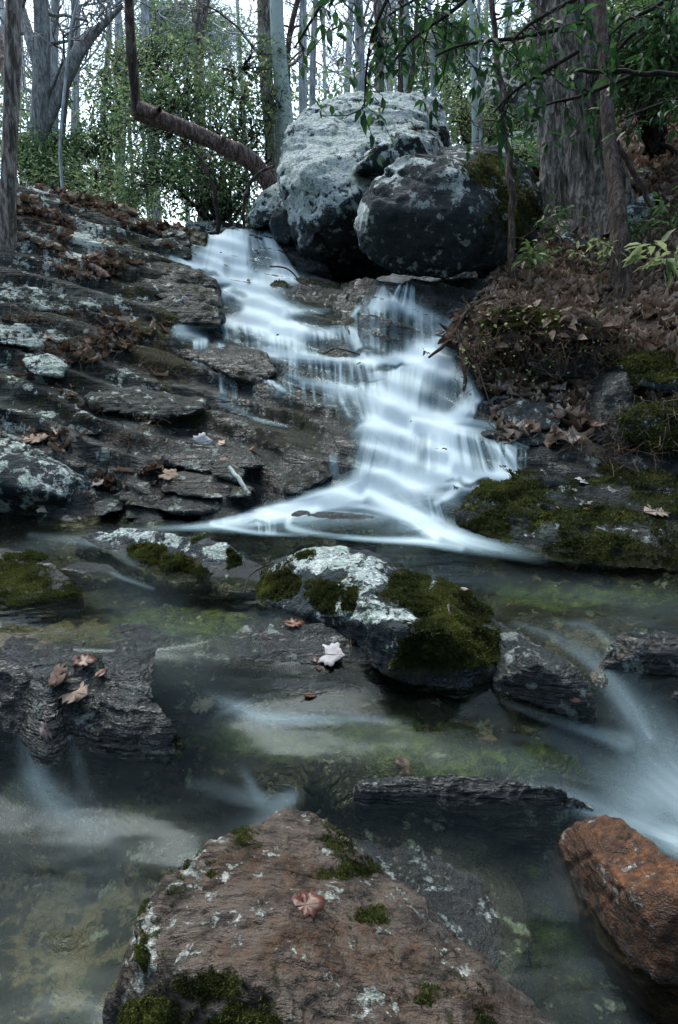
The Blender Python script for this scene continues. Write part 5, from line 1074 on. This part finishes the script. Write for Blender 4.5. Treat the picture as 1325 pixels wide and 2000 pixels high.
shrub('laurel_shrub', 'small leafy bush in the gap between the rounded boulder and the big tree', [(1030,320,5.4,34,22,.2),(1020,295,5.5,30,16,.2)], PY(1040,350,5.4), 46, 12, .05, 'laurel', 407, spread=.06, stems=5, rb=.1)
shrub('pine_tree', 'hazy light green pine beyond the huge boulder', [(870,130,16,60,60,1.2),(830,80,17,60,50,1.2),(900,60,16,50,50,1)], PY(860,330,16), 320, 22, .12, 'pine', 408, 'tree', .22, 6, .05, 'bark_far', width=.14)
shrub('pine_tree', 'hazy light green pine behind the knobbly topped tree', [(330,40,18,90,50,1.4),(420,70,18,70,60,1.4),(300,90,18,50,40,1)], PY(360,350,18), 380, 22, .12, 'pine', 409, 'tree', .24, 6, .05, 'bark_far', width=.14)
shrub('laurel_shrub', 'evergreen thicket filling the upper right corner above the leafy slope', [(1230,120,4.9,60,60,.4),(1290,90,4.6,70,60,.4),(1260,190,4.9,50,34,.3),(1320,30,4.6,60,50,.4),(1200,60,5.2,60,50,.4),(1330,150,4.4,40,40,.3)], PY(1290,300,5.0), 330, 12, .055, 'evergreen', 410, spread=.08, stems=12, rb=.2)
shrub('laurel_shrub', 'yellowish thicket high behind the big tree', [(1210,0,7,60,50,.5),(1160,40,7.5,60,60,.5),(1030,90,7.5,50,60,.5),(1270,20,6.8,80,50,.5)], PY(1180,250,7.2), 260, 12, .06, 'laurel', 411, spread=.11, stems=8)
# seedlings on the right bank
for i, (px, py, Y, h, w_, lab) in enumerate([
   (1085,440,4.4,40,30,'leafy seedling at the left foot of the big tree'), (900,455,4.28,34,30,'seedling with drooping leaves against the dark boulder face'),
   (1040,500,4.0,36,26,'seedling with glossy leaves below the rounded boulder'), (1170,500,3.9,40,40,'bright seedling in front of the slimmer dark tree'),
   (1290,430,3.9,50,50,'leafy seedling on the right edge of the leafy slope'), (1310,510,3.1,50,44,'large leaved pale green shrub tip at the right picture edge'),
   (1245,450,4.1,26,24,'small seedling beside the lichened grey stone')]):
    shrub('seedling', lab, [(px, py-h*.3, Y, w_, h*.7, .08)], PY(px, py+h*.8, Y), 9 if i != 5 else 8, 6, .055 if i != 5 else .085, 'laurel' if i in (3, 5) else 'evergreen', 420+i, 'seedling', .03, 4, .004, rb=.35)
# overhanging holly-like branches at the top, close to the camera
def hanging(label, pts, Y, seed, nt=14, size=.062, rb=-.05, dens=5):
    rng = np.random.default_rng(seed); q = smooth_path([wp((a[0], a[1], Y+(a[3] if len(a) > 3 else 0), a[2])) for a in pts], 30); base = q[0, :3].copy(); root = empty('leafy_branch', base); tag(root, label, 'branch')
    v, f = tubes([(q[:, :3], q[:, 3])], 6); mesh('stem', v-base, f, M['twig'], root)
    lines = []; LP = []; LD = []
    for _ in range(nt):
        i = rng.integers(4, 30); d = rng.normal(0, 1, 3)*[1, .7, .5]+[0, 0, -.7]; d /= np.linalg.norm(d); l = rng.uniform(.10, .28); c = curve(q[i, :3], q[i, :3]+d*l, 8, .6, rng, -.05); lines.append((c, np.linspace(.0032, .0012, 8)))
        for j in range(2, 8):
            for s in range(1+(j == 7)*2):
                if rng.random() < dens/6: LP.append(c[j]); LD.append((c[j]-c[j-1])/np.linalg.norm(c[j]-c[j-1])*.7+rng.normal(0, .7, 3))
    v, f = tubes(lines, 4); mesh('twigs', v-base, f, M['twig'], root)
    leaves('foliage', np.array(LP), size, M['evergreen'], root, seed, -.55, .42, dirs=np.array(LD), rndbias=rb)
hanging('leafy evergreen branch hanging down over the middle of the huge boulder', [(800,-60,8),(760,-10,7),(728,60,6),(716,130,5),(712,210,3)], 3.6, 501, 13)
hanging('leafy evergreen branch at the top edge left of the one over the huge boulder', [(680,-60,7),(640,-10,6),(615,30,5),(590,70,4),(575,95,3)], 3.5, 502, 8)
hanging('leafy evergreen branch along the top over the right part of the huge boulder', [(960,-60,8),(900,10,7),(850,45,6),(800,80,5),(770,120,4)], 3.5, 503, 16)
hanging('leafy evergreen branch reaching left in front of the sapling', [(1140,40,9),(1080,60,8),(1010,75,7),(950,80,6),(890,90,5),(850,110,3)], 3.4, 504, 15)
hanging('leafy evergreen branch drooping in front of the pale outcrop', [(1130,100,8),(1080,130,7),(1030,160,6),(990,190,5),(965,220,3)], 3.4, 505, 13)
hanging('leafy evergreen branch crossing the big tree low down', [(1230,150,8),(1180,170,7),(1130,190,6),(1080,200,5),(1040,215,3)], 3.7, 506, 7)
hanging('leafy evergreen branch at the top edge in front of the big tree', [(1200,-60,9),(1140,-10,8),(1080,20,7),(1030,50,6),(1000,80,4)], 3.3, 507, 9)
hanging('leafy evergreen branch in the upper right corner', [(1400,-60,9),(1330,-20,8),(1270,20,7),(1220,40,5),(1190,70,4)], 3.5, 508, 20)
hanging('short leafy twig hanging beside the pale tree at the top edge', [(880,-60,6),(850,-20,5),(790,10,4),(760,30,3)], 3.6, 509, 12)
hanging('leafy evergreen branch over the right slope below the long bare branch', [(1400,170,7),(1330,190,6),(1270,210,5),(1220,230,4)], 3.9, 510, 10, .055)
# ------------------------------------------------------------------ fallen leaves, litter, roots
def leaf_shape(kind, rng):
    if kind == 'oak':
        k = 26; t = np.linspace(0, math.pi, k//2); L = np.linspace(0, 1, k//2); w = .30*np.sin(t)**.7*(1+.38*np.cos(t*9+rng.uniform(0, 2)))+.012
    elif kind == 'maple':
        a = np.linspace(-math.pi, math.pi, 31)[:-1]; r = .5*(.74+.26*np.abs(np.cos(a*2.5))**1.4)*(1+.12*np.cos(a*11)); r[np.abs(a) > 2.8] *= .5
        return np.stack([.5+np.cos(a)*r, np.sin(a)*r], 1)
    else:
        k = 20; t = np.linspace(0, math.pi, k//2); L = np.linspace(0, 1, k//2); w = .22*np.sin(t)**.8+.004
    return np.concatenate([np.stack([L, w], 1), np.stack([L[::-1][1:-1], -w[::-1][1:-1]], 1)])
def fallen_leaf(label, px, py, size, kind='oak', mat='litter', rnd=.5, ang=0, tilt=.2, seed=0, curl=.09, hit=None, lift=.006, name='fallen_leaf', face=.0):
    rng = np.random.default_rng(seed); S = leaf_shape(kind, rng); c = hit if hit is not None else scene_hit(px, py); n = len(S)
    # rings: outline and half-way, so that the leaf can curl
    R = [S*1.0, (S-[.5, 0])*.55+[.5, 0]]; P = np.concatenate(R+[np.array([[.5, 0]])]); x = (P[:, 0]-.5)*size; y = P[:, 1]*size
    z = curl*size*((P[:, 0]-.5)**2*1.2+np.abs(P[:, 1])**1.5*1.6)+.05*size*fbm(np.stack([x, y, 0*x], -1)/size, 5, 2, seed)
    V = np.stack([x, y, z], 1); i = np.arange(n); j = (i+1) % n; F4 = np.stack([i, j, n+j, n+i], 1); F3 = np.stack([n+i, n+j, np.full(n, 2*n)], 1)
    me = mesh(name, V, [F4, F3], M[mat], attrs=dict(rnd=np.full(len(V), rnd)))
    me.location = (c[0], c[1], c[2]+lift); me.rotation_euler = (tilt+face, rng.uniform(-.15, .15), math.radians(ang))
    m = me.modifiers.new('thickness', 'SOLIDIFY'); m.thickness = .0012
    # midrib and stalk
    t = np.linspace(-.18, .95, 10); rp = np.stack([(t-.5)*size, t*0, curl*size*((t-.5)**2*1.2)+.0018], 1); v, f = tubes([(rp, np.linspace(.0014, .0005, 10))], 4)
    mesh('stalk', v, f, M['litter'], me, dict(rnd=np.full(len(v), .2)))
    tag(me, label, 'leaf'); return me
from mathutils.bvhtree import BVHTree
bpy.context.view_layer.update()
_tr = []
for o in list(bpy.context.scene.objects):
    if o.type == 'MESH' and o.get('category') in ('boulder', 'rock', 'rock ledge') :
        me = o.data; v = vco(me)+np.array(o.location); f = [tuple(p.vertices) for p in me.polygons]; _tr.append((v.min(0), v.max(0), v, f, None, o))
_bv = {}
def scene_hit(px, py, normal=False):
    d = Vector([float(a) for a in ray(px, py)]); d.normalize(); o = Vector((0, 0, CAMZ)); P = cast(np.array([px]), np.array([py]))[0]; best = 1e9 if np.isnan(P[0]) else float(np.linalg.norm(P-[0, 0, CAMZ])); N = Vector((0, 0, 1))
    for k, (lo, hi, v, f, _, ob) in enumerate(_tr):
        c8 = np.array([[a, b, c] for a in (lo[0], hi[0]) for b in (lo[1], hi[1]) for c in (lo[2], hi[2])]); qx, qy = proj(c8)
        if not (qx.min() < px < qx.max() and qy.min() < py < qy.max()): continue
        if k not in _bv: _bv[k] = BVHTree.FromPolygons([tuple(a) for a in v], f)
        h = _bv[k].ray_cast(o, d)
        if h[0] is not None and h[3] < best: best = h[3]; N = h[1]
    p = np.array(o+d*best); return (p, np.array(N)) if normal else p
FL = [  # label, px, py, size, kind, mat, rnd, angle, tilt
 ('white bleached leaf standing on the black slab in the left bank', 395, 866, .095, 'maple', 'paleleaf', .95, 20, 1.0),
 ('dark red wet leaf beside the white one on the black slab', 430, 868, .07, 'maple', 'redleaf', .5, -30, .4),
 ('brown leaf hooked on the upper end of the barkless stick', 440, 912, .10, 'maple', 'litter', .45, 30, .6),
 ('pale leaf hanging on the dark slab left of the top fall', 362, 588, .11, 'plain', 'paleleaf', .6, 80, 1.2),
 ('small orange leaf stuck on the dark block between the thin left falls', 490, 707, .055, 'plain', 'litter', .75, 10, 1.0),
 ('pale grey leaf lying on the wet brown shelf', 645, 1283, .075, 'maple', 'paleleaf', .75, -20, .5),
 ('dark red leaf under the pale grey leaf on the wet brown shelf', 630, 1300, .055, 'maple', 'redleaf', .35, 30, .5),
 ('purple brown leaf standing between the shelf and the mossy boulder', 690, 1258, .05, 'plain', 'redleaf', .1, 70, 1.0),
 ('red brown leaf on the far end of the wet brown shelf', 575, 1222, .06, 'oak', 'redleaf', .7, 10, .2),
 ('curled orange brown leaf on the dripping rock step', 145, 1358, .085, 'oak', 'litter', .70, -25, .5),
 ('dark folded leaf behind the curled orange brown one', 112, 1325, .085, 'oak', 'litter', .25, -50, .6),
 ('dark red leaf lying at the top of the dripping rock step', 165, 1296, .06, 'oak', 'redleaf', .55, 10, .3),
 ('small red leaf below the top of the dripping rock step', 198, 1320, .04, 'plain', 'redleaf', .6, 60, .5),
 ('shrivelled dark leaf dangling at the foot of the dripping rock step', 95, 1430, .065, 'oak', 'paleleaf', .0, 80, 1.0),
 ('grey curled leaf caught where thin water spills into the green pool', 395, 1384, .06, 'oak', 'paleleaf', .3, 10, .5),
 ('small red leaf under water right of the grey curled leaf', 608, 1362, .04, 'plain', 'redleaf', .7, 20, .2),
 ('dark red leaf lying on the sill at the far side of the lowest pool', 795, 1502, .065, 'maple', 'redleaf', .25, 15, .3),
 ('wet rust brown leaf stuck flat on the red brown foreground slab', 598, 1775, .062, 'oak', 'redleaf', .6, 5, .3),
 ('grey strip of dead leaf standing on the moss of the middle boulder', 877, 1195, .055, 'plain', 'paleleaf', .2, 80, 1.2),
 ('tan dry leaf on the right end of the mossy ledge', 1283, 1002, .12, 'oak', 'litter', .75, 15, .3),
 ('white leaf on top of the mossy ledge', 1137, 942, .06, 'maple', 'paleleaf', .95, 30, .3),
 ('pink brown leaf on the face of the mossy ledge', 1090, 995, .035, 'plain', 'litter', .8, 80, .6),
 ('small red leaf on the middle of the mossy ledge', 1145, 997, .03, 'plain', 'redleaf', .9, 10, .6),
 ('large wet brown leaf under the roots of the right bank', 1130, 815, .13, 'oak', 'redleaf', .55, 40, .7),
 ('wet brown leaf above the black slabs of the right bank', 1170, 830, .09, 'oak', 'redleaf', .3, -40, .5),
 ('purple grey leaf in the hollow of the right bank', 1085, 778, .07, 'maple', 'paleleaf', .1, 20, .8),
 ('pale leaf hanging among the roots of the right bank', 950, 790, .05, 'plain', 'paleleaf', .5, 50, 1.0),
 ('white leaf on the bank top above the hanging roots', 952, 628, .06, 'maple', 'paleleaf', .8, 30, .8),
 ('pale brown leaf on the bright rocks by the smooth grey boulder', 185, 945, .10, 'oak', 'litter', .85, -20, .4),
 ('long tan leaf lying on the ledge at the left picture edge', 70, 860, .12, 'oak', 'litter', .6, 20, .4),
 ('dry tan leaf on the dark slab below the long grey topped ledge', 280, 830, .09, 'oak', 'litter', .9, -12, .3),
 ('dark wet leaf over the water at the left waterline', 205, 985, .10, 'maple', 'redleaf', .35, 30, .5),
 ('orange leaf right at the left waterline', 195, 1003, .05, 'plain', 'litter', .75, 10, .3),
 ('pale leaf half under the smooth grey boulder', 85, 992, .07, 'maple', 'litter', .95, 20, .8),
 ('brown leaf on the flat slab near the water', 330, 930, .09, 'maple', 'litter', .55, -10, .4),
 ('orange leaf on the white rock left of the middle boulder', 218, 1040, .035, 'plain', 'litter', .7, 10, .2),
 ('red leaf at the upper edge of the middle boulder', 905, 1155, .03, 'plain', 'litter', .8, -20, .3),
 ('red brown leaf on the black quartz spotted rock', 1122, 1372, .03, 'plain', 'redleaf', .9, -30, .6)]
for i, a in enumerate(FL):
    fallen_leaf(a[0], a[1], a[2], a[3], a[4], a[5], a[6], a[7], a[8], 600+i)
# loose litter
def litter(name, label, test, n, size, seed, box, mat='litter', lift=.01, rb=0.0):
    r = np.random.default_rng(seed); px = r.uniform(box[0], box[2], n*3); py = r.uniform(box[1], box[3], n*3); P = cast(px, py, 1.5, 9, 700); ok = ~np.isnan(P[:, 0]); P = P[ok]; px = px[ok]; py = py[ok]
    k = r.random(len(P)) < test(px, py, P); P = P[k][:n]; n = len(P)
    a = r.uniform(0, 2*math.pi, n); tl = r.normal(0, .45, (n, 2)); d = np.stack([np.cos(a), np.sin(a), tl[:, 0]], -1); d /= np.linalg.norm(d, axis=1)[:, None]
    s = np.cross(d, np.stack([tl[:, 1], r.normal(0, .45, n), np.ones(n)], -1)); s /= np.linalg.norm(s, axis=1)[:, None]; u = np.cross(s, d)
    L = (size*r.uniform(.5, 1.4, n))[:, None]; k = 12; V = []
    T = np.linspace(0, 1, 6); W = .27*np.sin(np.linspace(.12, math.pi-.05, 6))*np.array([1, 1.25, .8, 1.3, .85, .5])
    for sg in (1, -1):
        for t, w_ in zip(T, W): V.append(P+d*L*(t-.5)+s*L*w_*sg*r.uniform(.7, 1.3, (n, 1))+u*L*(.25*(t-.5)**2*4*r.uniform(-.3, 1.2, (n, 1))+.10)+[0, 0, lift])
    mid = [P+d*L*(t-.5)+[0, 0, lift*.6] for t in T]
    V = np.stack(V[:6]+mid+V[6:], 1); i = np.arange(n)[:, None]*18
    F = np.concatenate([i+np.array([[a_, a_+1, a_+7, a_+6]]) for a_ in range(5)]+[i+np.array([[6+a_, 7+a_, 13+a_, 12+a_]]) for a_ in range(5)])
    rn = np.clip(r.beta(1.6, 2.0, n)+rb, 0, 1)
    o = mesh(name, V.reshape(-1, 3), F, M[mat], attrs=dict(rnd=np.repeat(rn, 18))); return tag(o, label, 'leaf litter', kind='stuff')
def t_right(px, py, P):
    edge = ss(px+30*fbm(P, 3, 2, 5), 940, 1000)*(py < 655); hill = ss(px, 1180, 1230)*(py < 460); m = np.maximum(edge*ss(py, 430, 470), hill)
    m = np.maximum(m, ss(px, 1150, 1200)*(py > 600)*(py < 700)*.9); m = np.maximum(m, .18*ss(px, 930, 980)*(py > 640)*(py < 870))
    return m*ss(fbm(P, 4, 3, 8), -.45, -.1)
litter('leaf_litter', 'thick brown and grey leaf litter covering the right bank and slope', t_right, 6500, .095, 701, (900, 120, 1420, 870), rb=.22)
def t_left(px, py, P):
    m = blobs(px, py, [(150,400,190,45,1.0),(260,440,130,40,.9),(110,450,50,50,.8),(190,520,70,30,.7),(230,650,100,40,.6),(130,665,60,25,.5),(90,870,90,30,.5),(190,940,70,26,.6),(300,930,80,20,.35),(150,760,40,20,.3),(160,690,90,20,.4)])
    return m*ss(fbm(P, 5, 3, 18), -.35, .1)+.004
litter('leaf_litter', 'scattered brown leaves in the cracks of the left ledges', t_left, 1900, .075, 702, (0, 350, 560, 1010))
# undercut lip of the right bank and the curtain of fine roots
def bank_lip():
    pts = [PY(a, b, c) for a, b, c in [(880,672,3.50),(905,640,3.52),(935,612,3.55),(985,596,3.50),(1040,602,3.40),(1100,612,3.36),(1160,622,3.32),(1215,645,3.25),(1225,672,3.22),(1160,668,3.26),(1090,668,3.28),(1020,668,3.32),(950,690,3.36),(905,700,3.42)]]
    pts += [np.array([p[0], p[1]+.55, p[2]+.05]) for p in pts]
    me = remeshed([pts[:6]+pts[10:20]+pts[24:], pts[4:12]+pts[18:26]], .014, 4); V = vco(me); N = vnorm(me)
    V = V+N*(.035*fbm(V, 7, 4, 3))[:, None]+N*(.012*fbm(V, 30, 2, 4))[:, None]; base = V.mean(0)
    me.vertices.foreach_set('co', (V-base).astype(np.float32).ravel()); px, py = proj(V)
    mo = .55*ss(vnorm(me)[:, 2], 0, .6)*np.maximum(.3, blobs(px, py, [(1030,625,70,30,1.4),(970,640,30,30,1.2)]))
    setattrs(me, dict(moss=mo, lichen=np.full(len(V), -1), wet=np.zeros(len(V)), rust=np.zeros(len(V)), pale=np.full(len(V), -1), algae=np.full(len(V), -1), dirt=np.full(len(V), 1.)))
    me.materials.clear(); me.materials.append(M['ground']); me.polygons.foreach_set('use_smooth', np.ones(len(me.polygons), bool))
    o = bpy.data.objects.new('bank_overhang', me); C.objects.link(o); o.location = base; tag(o, 'overhanging lip of earth and roots above the hollow in the right bank', kind='structure')
    r = np.random.default_rng(9); N = vnorm(me); pr = (N[:, 2] > .25)*1.0; idx = r.choice(len(V), 420, p=pr/pr.sum()); P = V[idx]; n = len(P); a = r.uniform(0, 6.28, n)
    d = np.stack([np.cos(a), np.sin(a), r.normal(0, .35, n)], -1); _ll = leaves('leaf_litter', P, .07, M['litter'], None, 33, 0, .42, .12, .8, dirs=d); tag(_ll, 'brown leaves lying along the overhanging lip of the right bank', 'leaf litter', kind='stuff')
    idx = r.choice(len(V), 5200, p=(mo > .3)*1.0/((mo > .3).sum())); _mo = blades('moss', V[idx], N[idx], .014, M['mossblade'], None, 34); tag(_mo, 'green moss cushion on the overhanging lip of the right bank', 'moss', kind='stuff')
    # roots and rootlets hanging from the lip
    lines = []; 
    for i in range(230):
        px0 = r.uniform(890, 1235); py0 = 690-(.30*(px0-890) if px0 < 960 else 22)+r.normal(0, 14) ; Y = 3.36-.0004*(px0-890)+r.uniform(-.05, .06); A = PY(px0, py0, Y); L = r.gamma(2.2, .055); B = A+np.array([r.normal(0, .05), r.normal(0, .03), -L])
        lines.append((curve(A, B, 10, 1.2, r), np.linspace(1, .35, 10)*r.uniform(.0007, .0022)))
    for i in range(120):      # fibres lying on the bank
        px0 = r.uniform(900, 1250); py0 = r.uniform(560, 700); P = PY(px0, py0, 3.45-.0004*(px0-890)-.05); a = r.uniform(-.5, .5)*3; L = r.uniform(.06, .25); d = np.array([math.cos(a), .2*r.normal(), math.sin(a)*.6]); c = curve(P, P+d*L, 10, 1.0, r, r.uniform(-.3, .3)); lines.append((c, np.full(10, r.uniform(.0008, .0022))))
    v, f = tubes(lines, 4); o = mesh('hanging_roots', v, f, M['grass'], attrs=dict(rnd=np.clip(fbm(v, 6, 2, 4)*.5+.4, 0, 1))); tag(o, 'tangle of fine tan roots hanging under the lip of the right bank', 'roots', kind='stuff')
    P = np.array([PY(r.uniform(900, 1240), r.uniform(600, 840), 3.30-.0004*(k_ % 340)) for k_ in range(220)]); o = leaves('ground_ivy', P, .016, M['laurel'], None, 35, 0, .8, .1, .8, rndbias=.35); tag(o, 'tiny bright green leaves sprinkled over the root covered bank', 'ivy', kind='stuff')
bank_lip()
# dry grass tufts and rootlets on the left bank
def fibres(name, label, spots, n, L0, seed, mat='grass', down=.6, rad=.0014):
    r = np.random.default_rng(seed); lines = []
    for _ in range(n):
        s = spots[r.integers(len(spots))]; px = s[0]+r.normal(0, s[2]*.5); py = s[1]+r.normal(0, s[3]*.5); P = cast(np.array([px]), np.array([py]), 1.2, 9, 500)[0]
        if np.isnan(P[0]): continue
        d = np.array([r.normal(0, .8), -abs(r.normal(0, .5)), r.normal(.1, .6)-down*.3]); d /= np.linalg.norm(d); L = L0*r.uniform(.4, 1.4); lines.append((curve(P+[0, 0, .01], P+d*L, 9, 1.1, r, r.uniform(-.1, .35)), np.linspace(1, .4, 9)*rad*r.uniform(.5, 1.3)))
    v, f = tubes(lines, 4); o = mesh(name, v, f, M[mat], attrs=dict(rnd=np.clip(fbm(v, 6, 2, seed)*.6+.5, 0, 1))); return tag(o, label, 'dead grass', kind='stuff')
fibres('dead_grass', 'dry tan grass and rootlets hanging over the left ledges', [(230,660,90,26),(140,620,50,20),(180,690,70,16),(260,860,60,26),(320,720,60,20),(100,470,40,40),(20,460,20,60),(130,540,50,16),(60,620,40,16)], 420, .13, 711)
fibres('dead_grass', 'dry vines and rootlets on the leafy right slope', [(1000,520,60,40),(1150,560,90,30),(1250,560,60,40),(1290,400,40,60),(1050,560,80,24),(1240,340,30,60),(1290,830,40,50),(1200,880,60,20)], 420, .2, 712, rad=.0018)
fibres('dead_grass', 'green grass tuft behind the flared foot of the slimmer tree', [(1245,500,14,10)], 120, .10, 713, 'laurel', -1.5, .0012)

# ------------------------------------------------------------------ unseen thicket behind the camera, added to cut sky light on front faces
def blocking_thicket():
    r = np.random.default_rng(91); n = 9000; a = r.uniform(math.radians(100), math.radians(260), n); R = r.uniform(7, 13, n); P = np.stack([np.sin(a)*R, np.cos(a)*R, r.uniform(0, 1, n)**.8*9.5-.3], -1)
    o = leaves('light_blocking_thicket', P, .55, M['evergreen'], None, 92, -.2, .5, .1, .8); tag(o, 'unseen evergreen thicket added behind the photographer to block sky light', kind='stuff')
blocking_thicket()

# the soft green brush filling the far wood
def far_brush():
    r = np.random.default_rng(95); px = r.uniform(-150, 1060, 11000); py = 430-300*r.random(11000)**1.5; k = r.random(11000) < .35+.65*ss(fbm(np.stack([px/160, py/90, 0*px], -1), 1, 3, 6), -.25, .2)
    px = px[k]; py = py[k]; Y = r.uniform(11, 19, len(px)); x, y, z = ray(px, py); t = Y/y; P = np.stack([x*t, Y, CAMZ+z*t], -1)
    P = P[P[:, 2] > base_z(P[:, 0], P[:, 1])]
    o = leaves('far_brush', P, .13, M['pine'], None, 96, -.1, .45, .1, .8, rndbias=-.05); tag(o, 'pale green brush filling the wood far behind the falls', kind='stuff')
    tw = []
    for _ in range(700):
        i = r.integers(len(P)); d = r.normal(0, 1, 3)*[.5, .5, 1]; d[2] = abs(d[2]); L = r.uniform(.4, 1.6); tw.append((curve(P[i], P[i]+d*L/np.linalg.norm(d), 7, .8, r), np.linspace(.011, .004, 7)))
    v, f = tubes(tw, 4); o = mesh('far_twigs', v, f, M['bark_far']); tag(o, 'haze of fine bare twigs in the wood far behind the falls', kind='stuff')
far_brush()
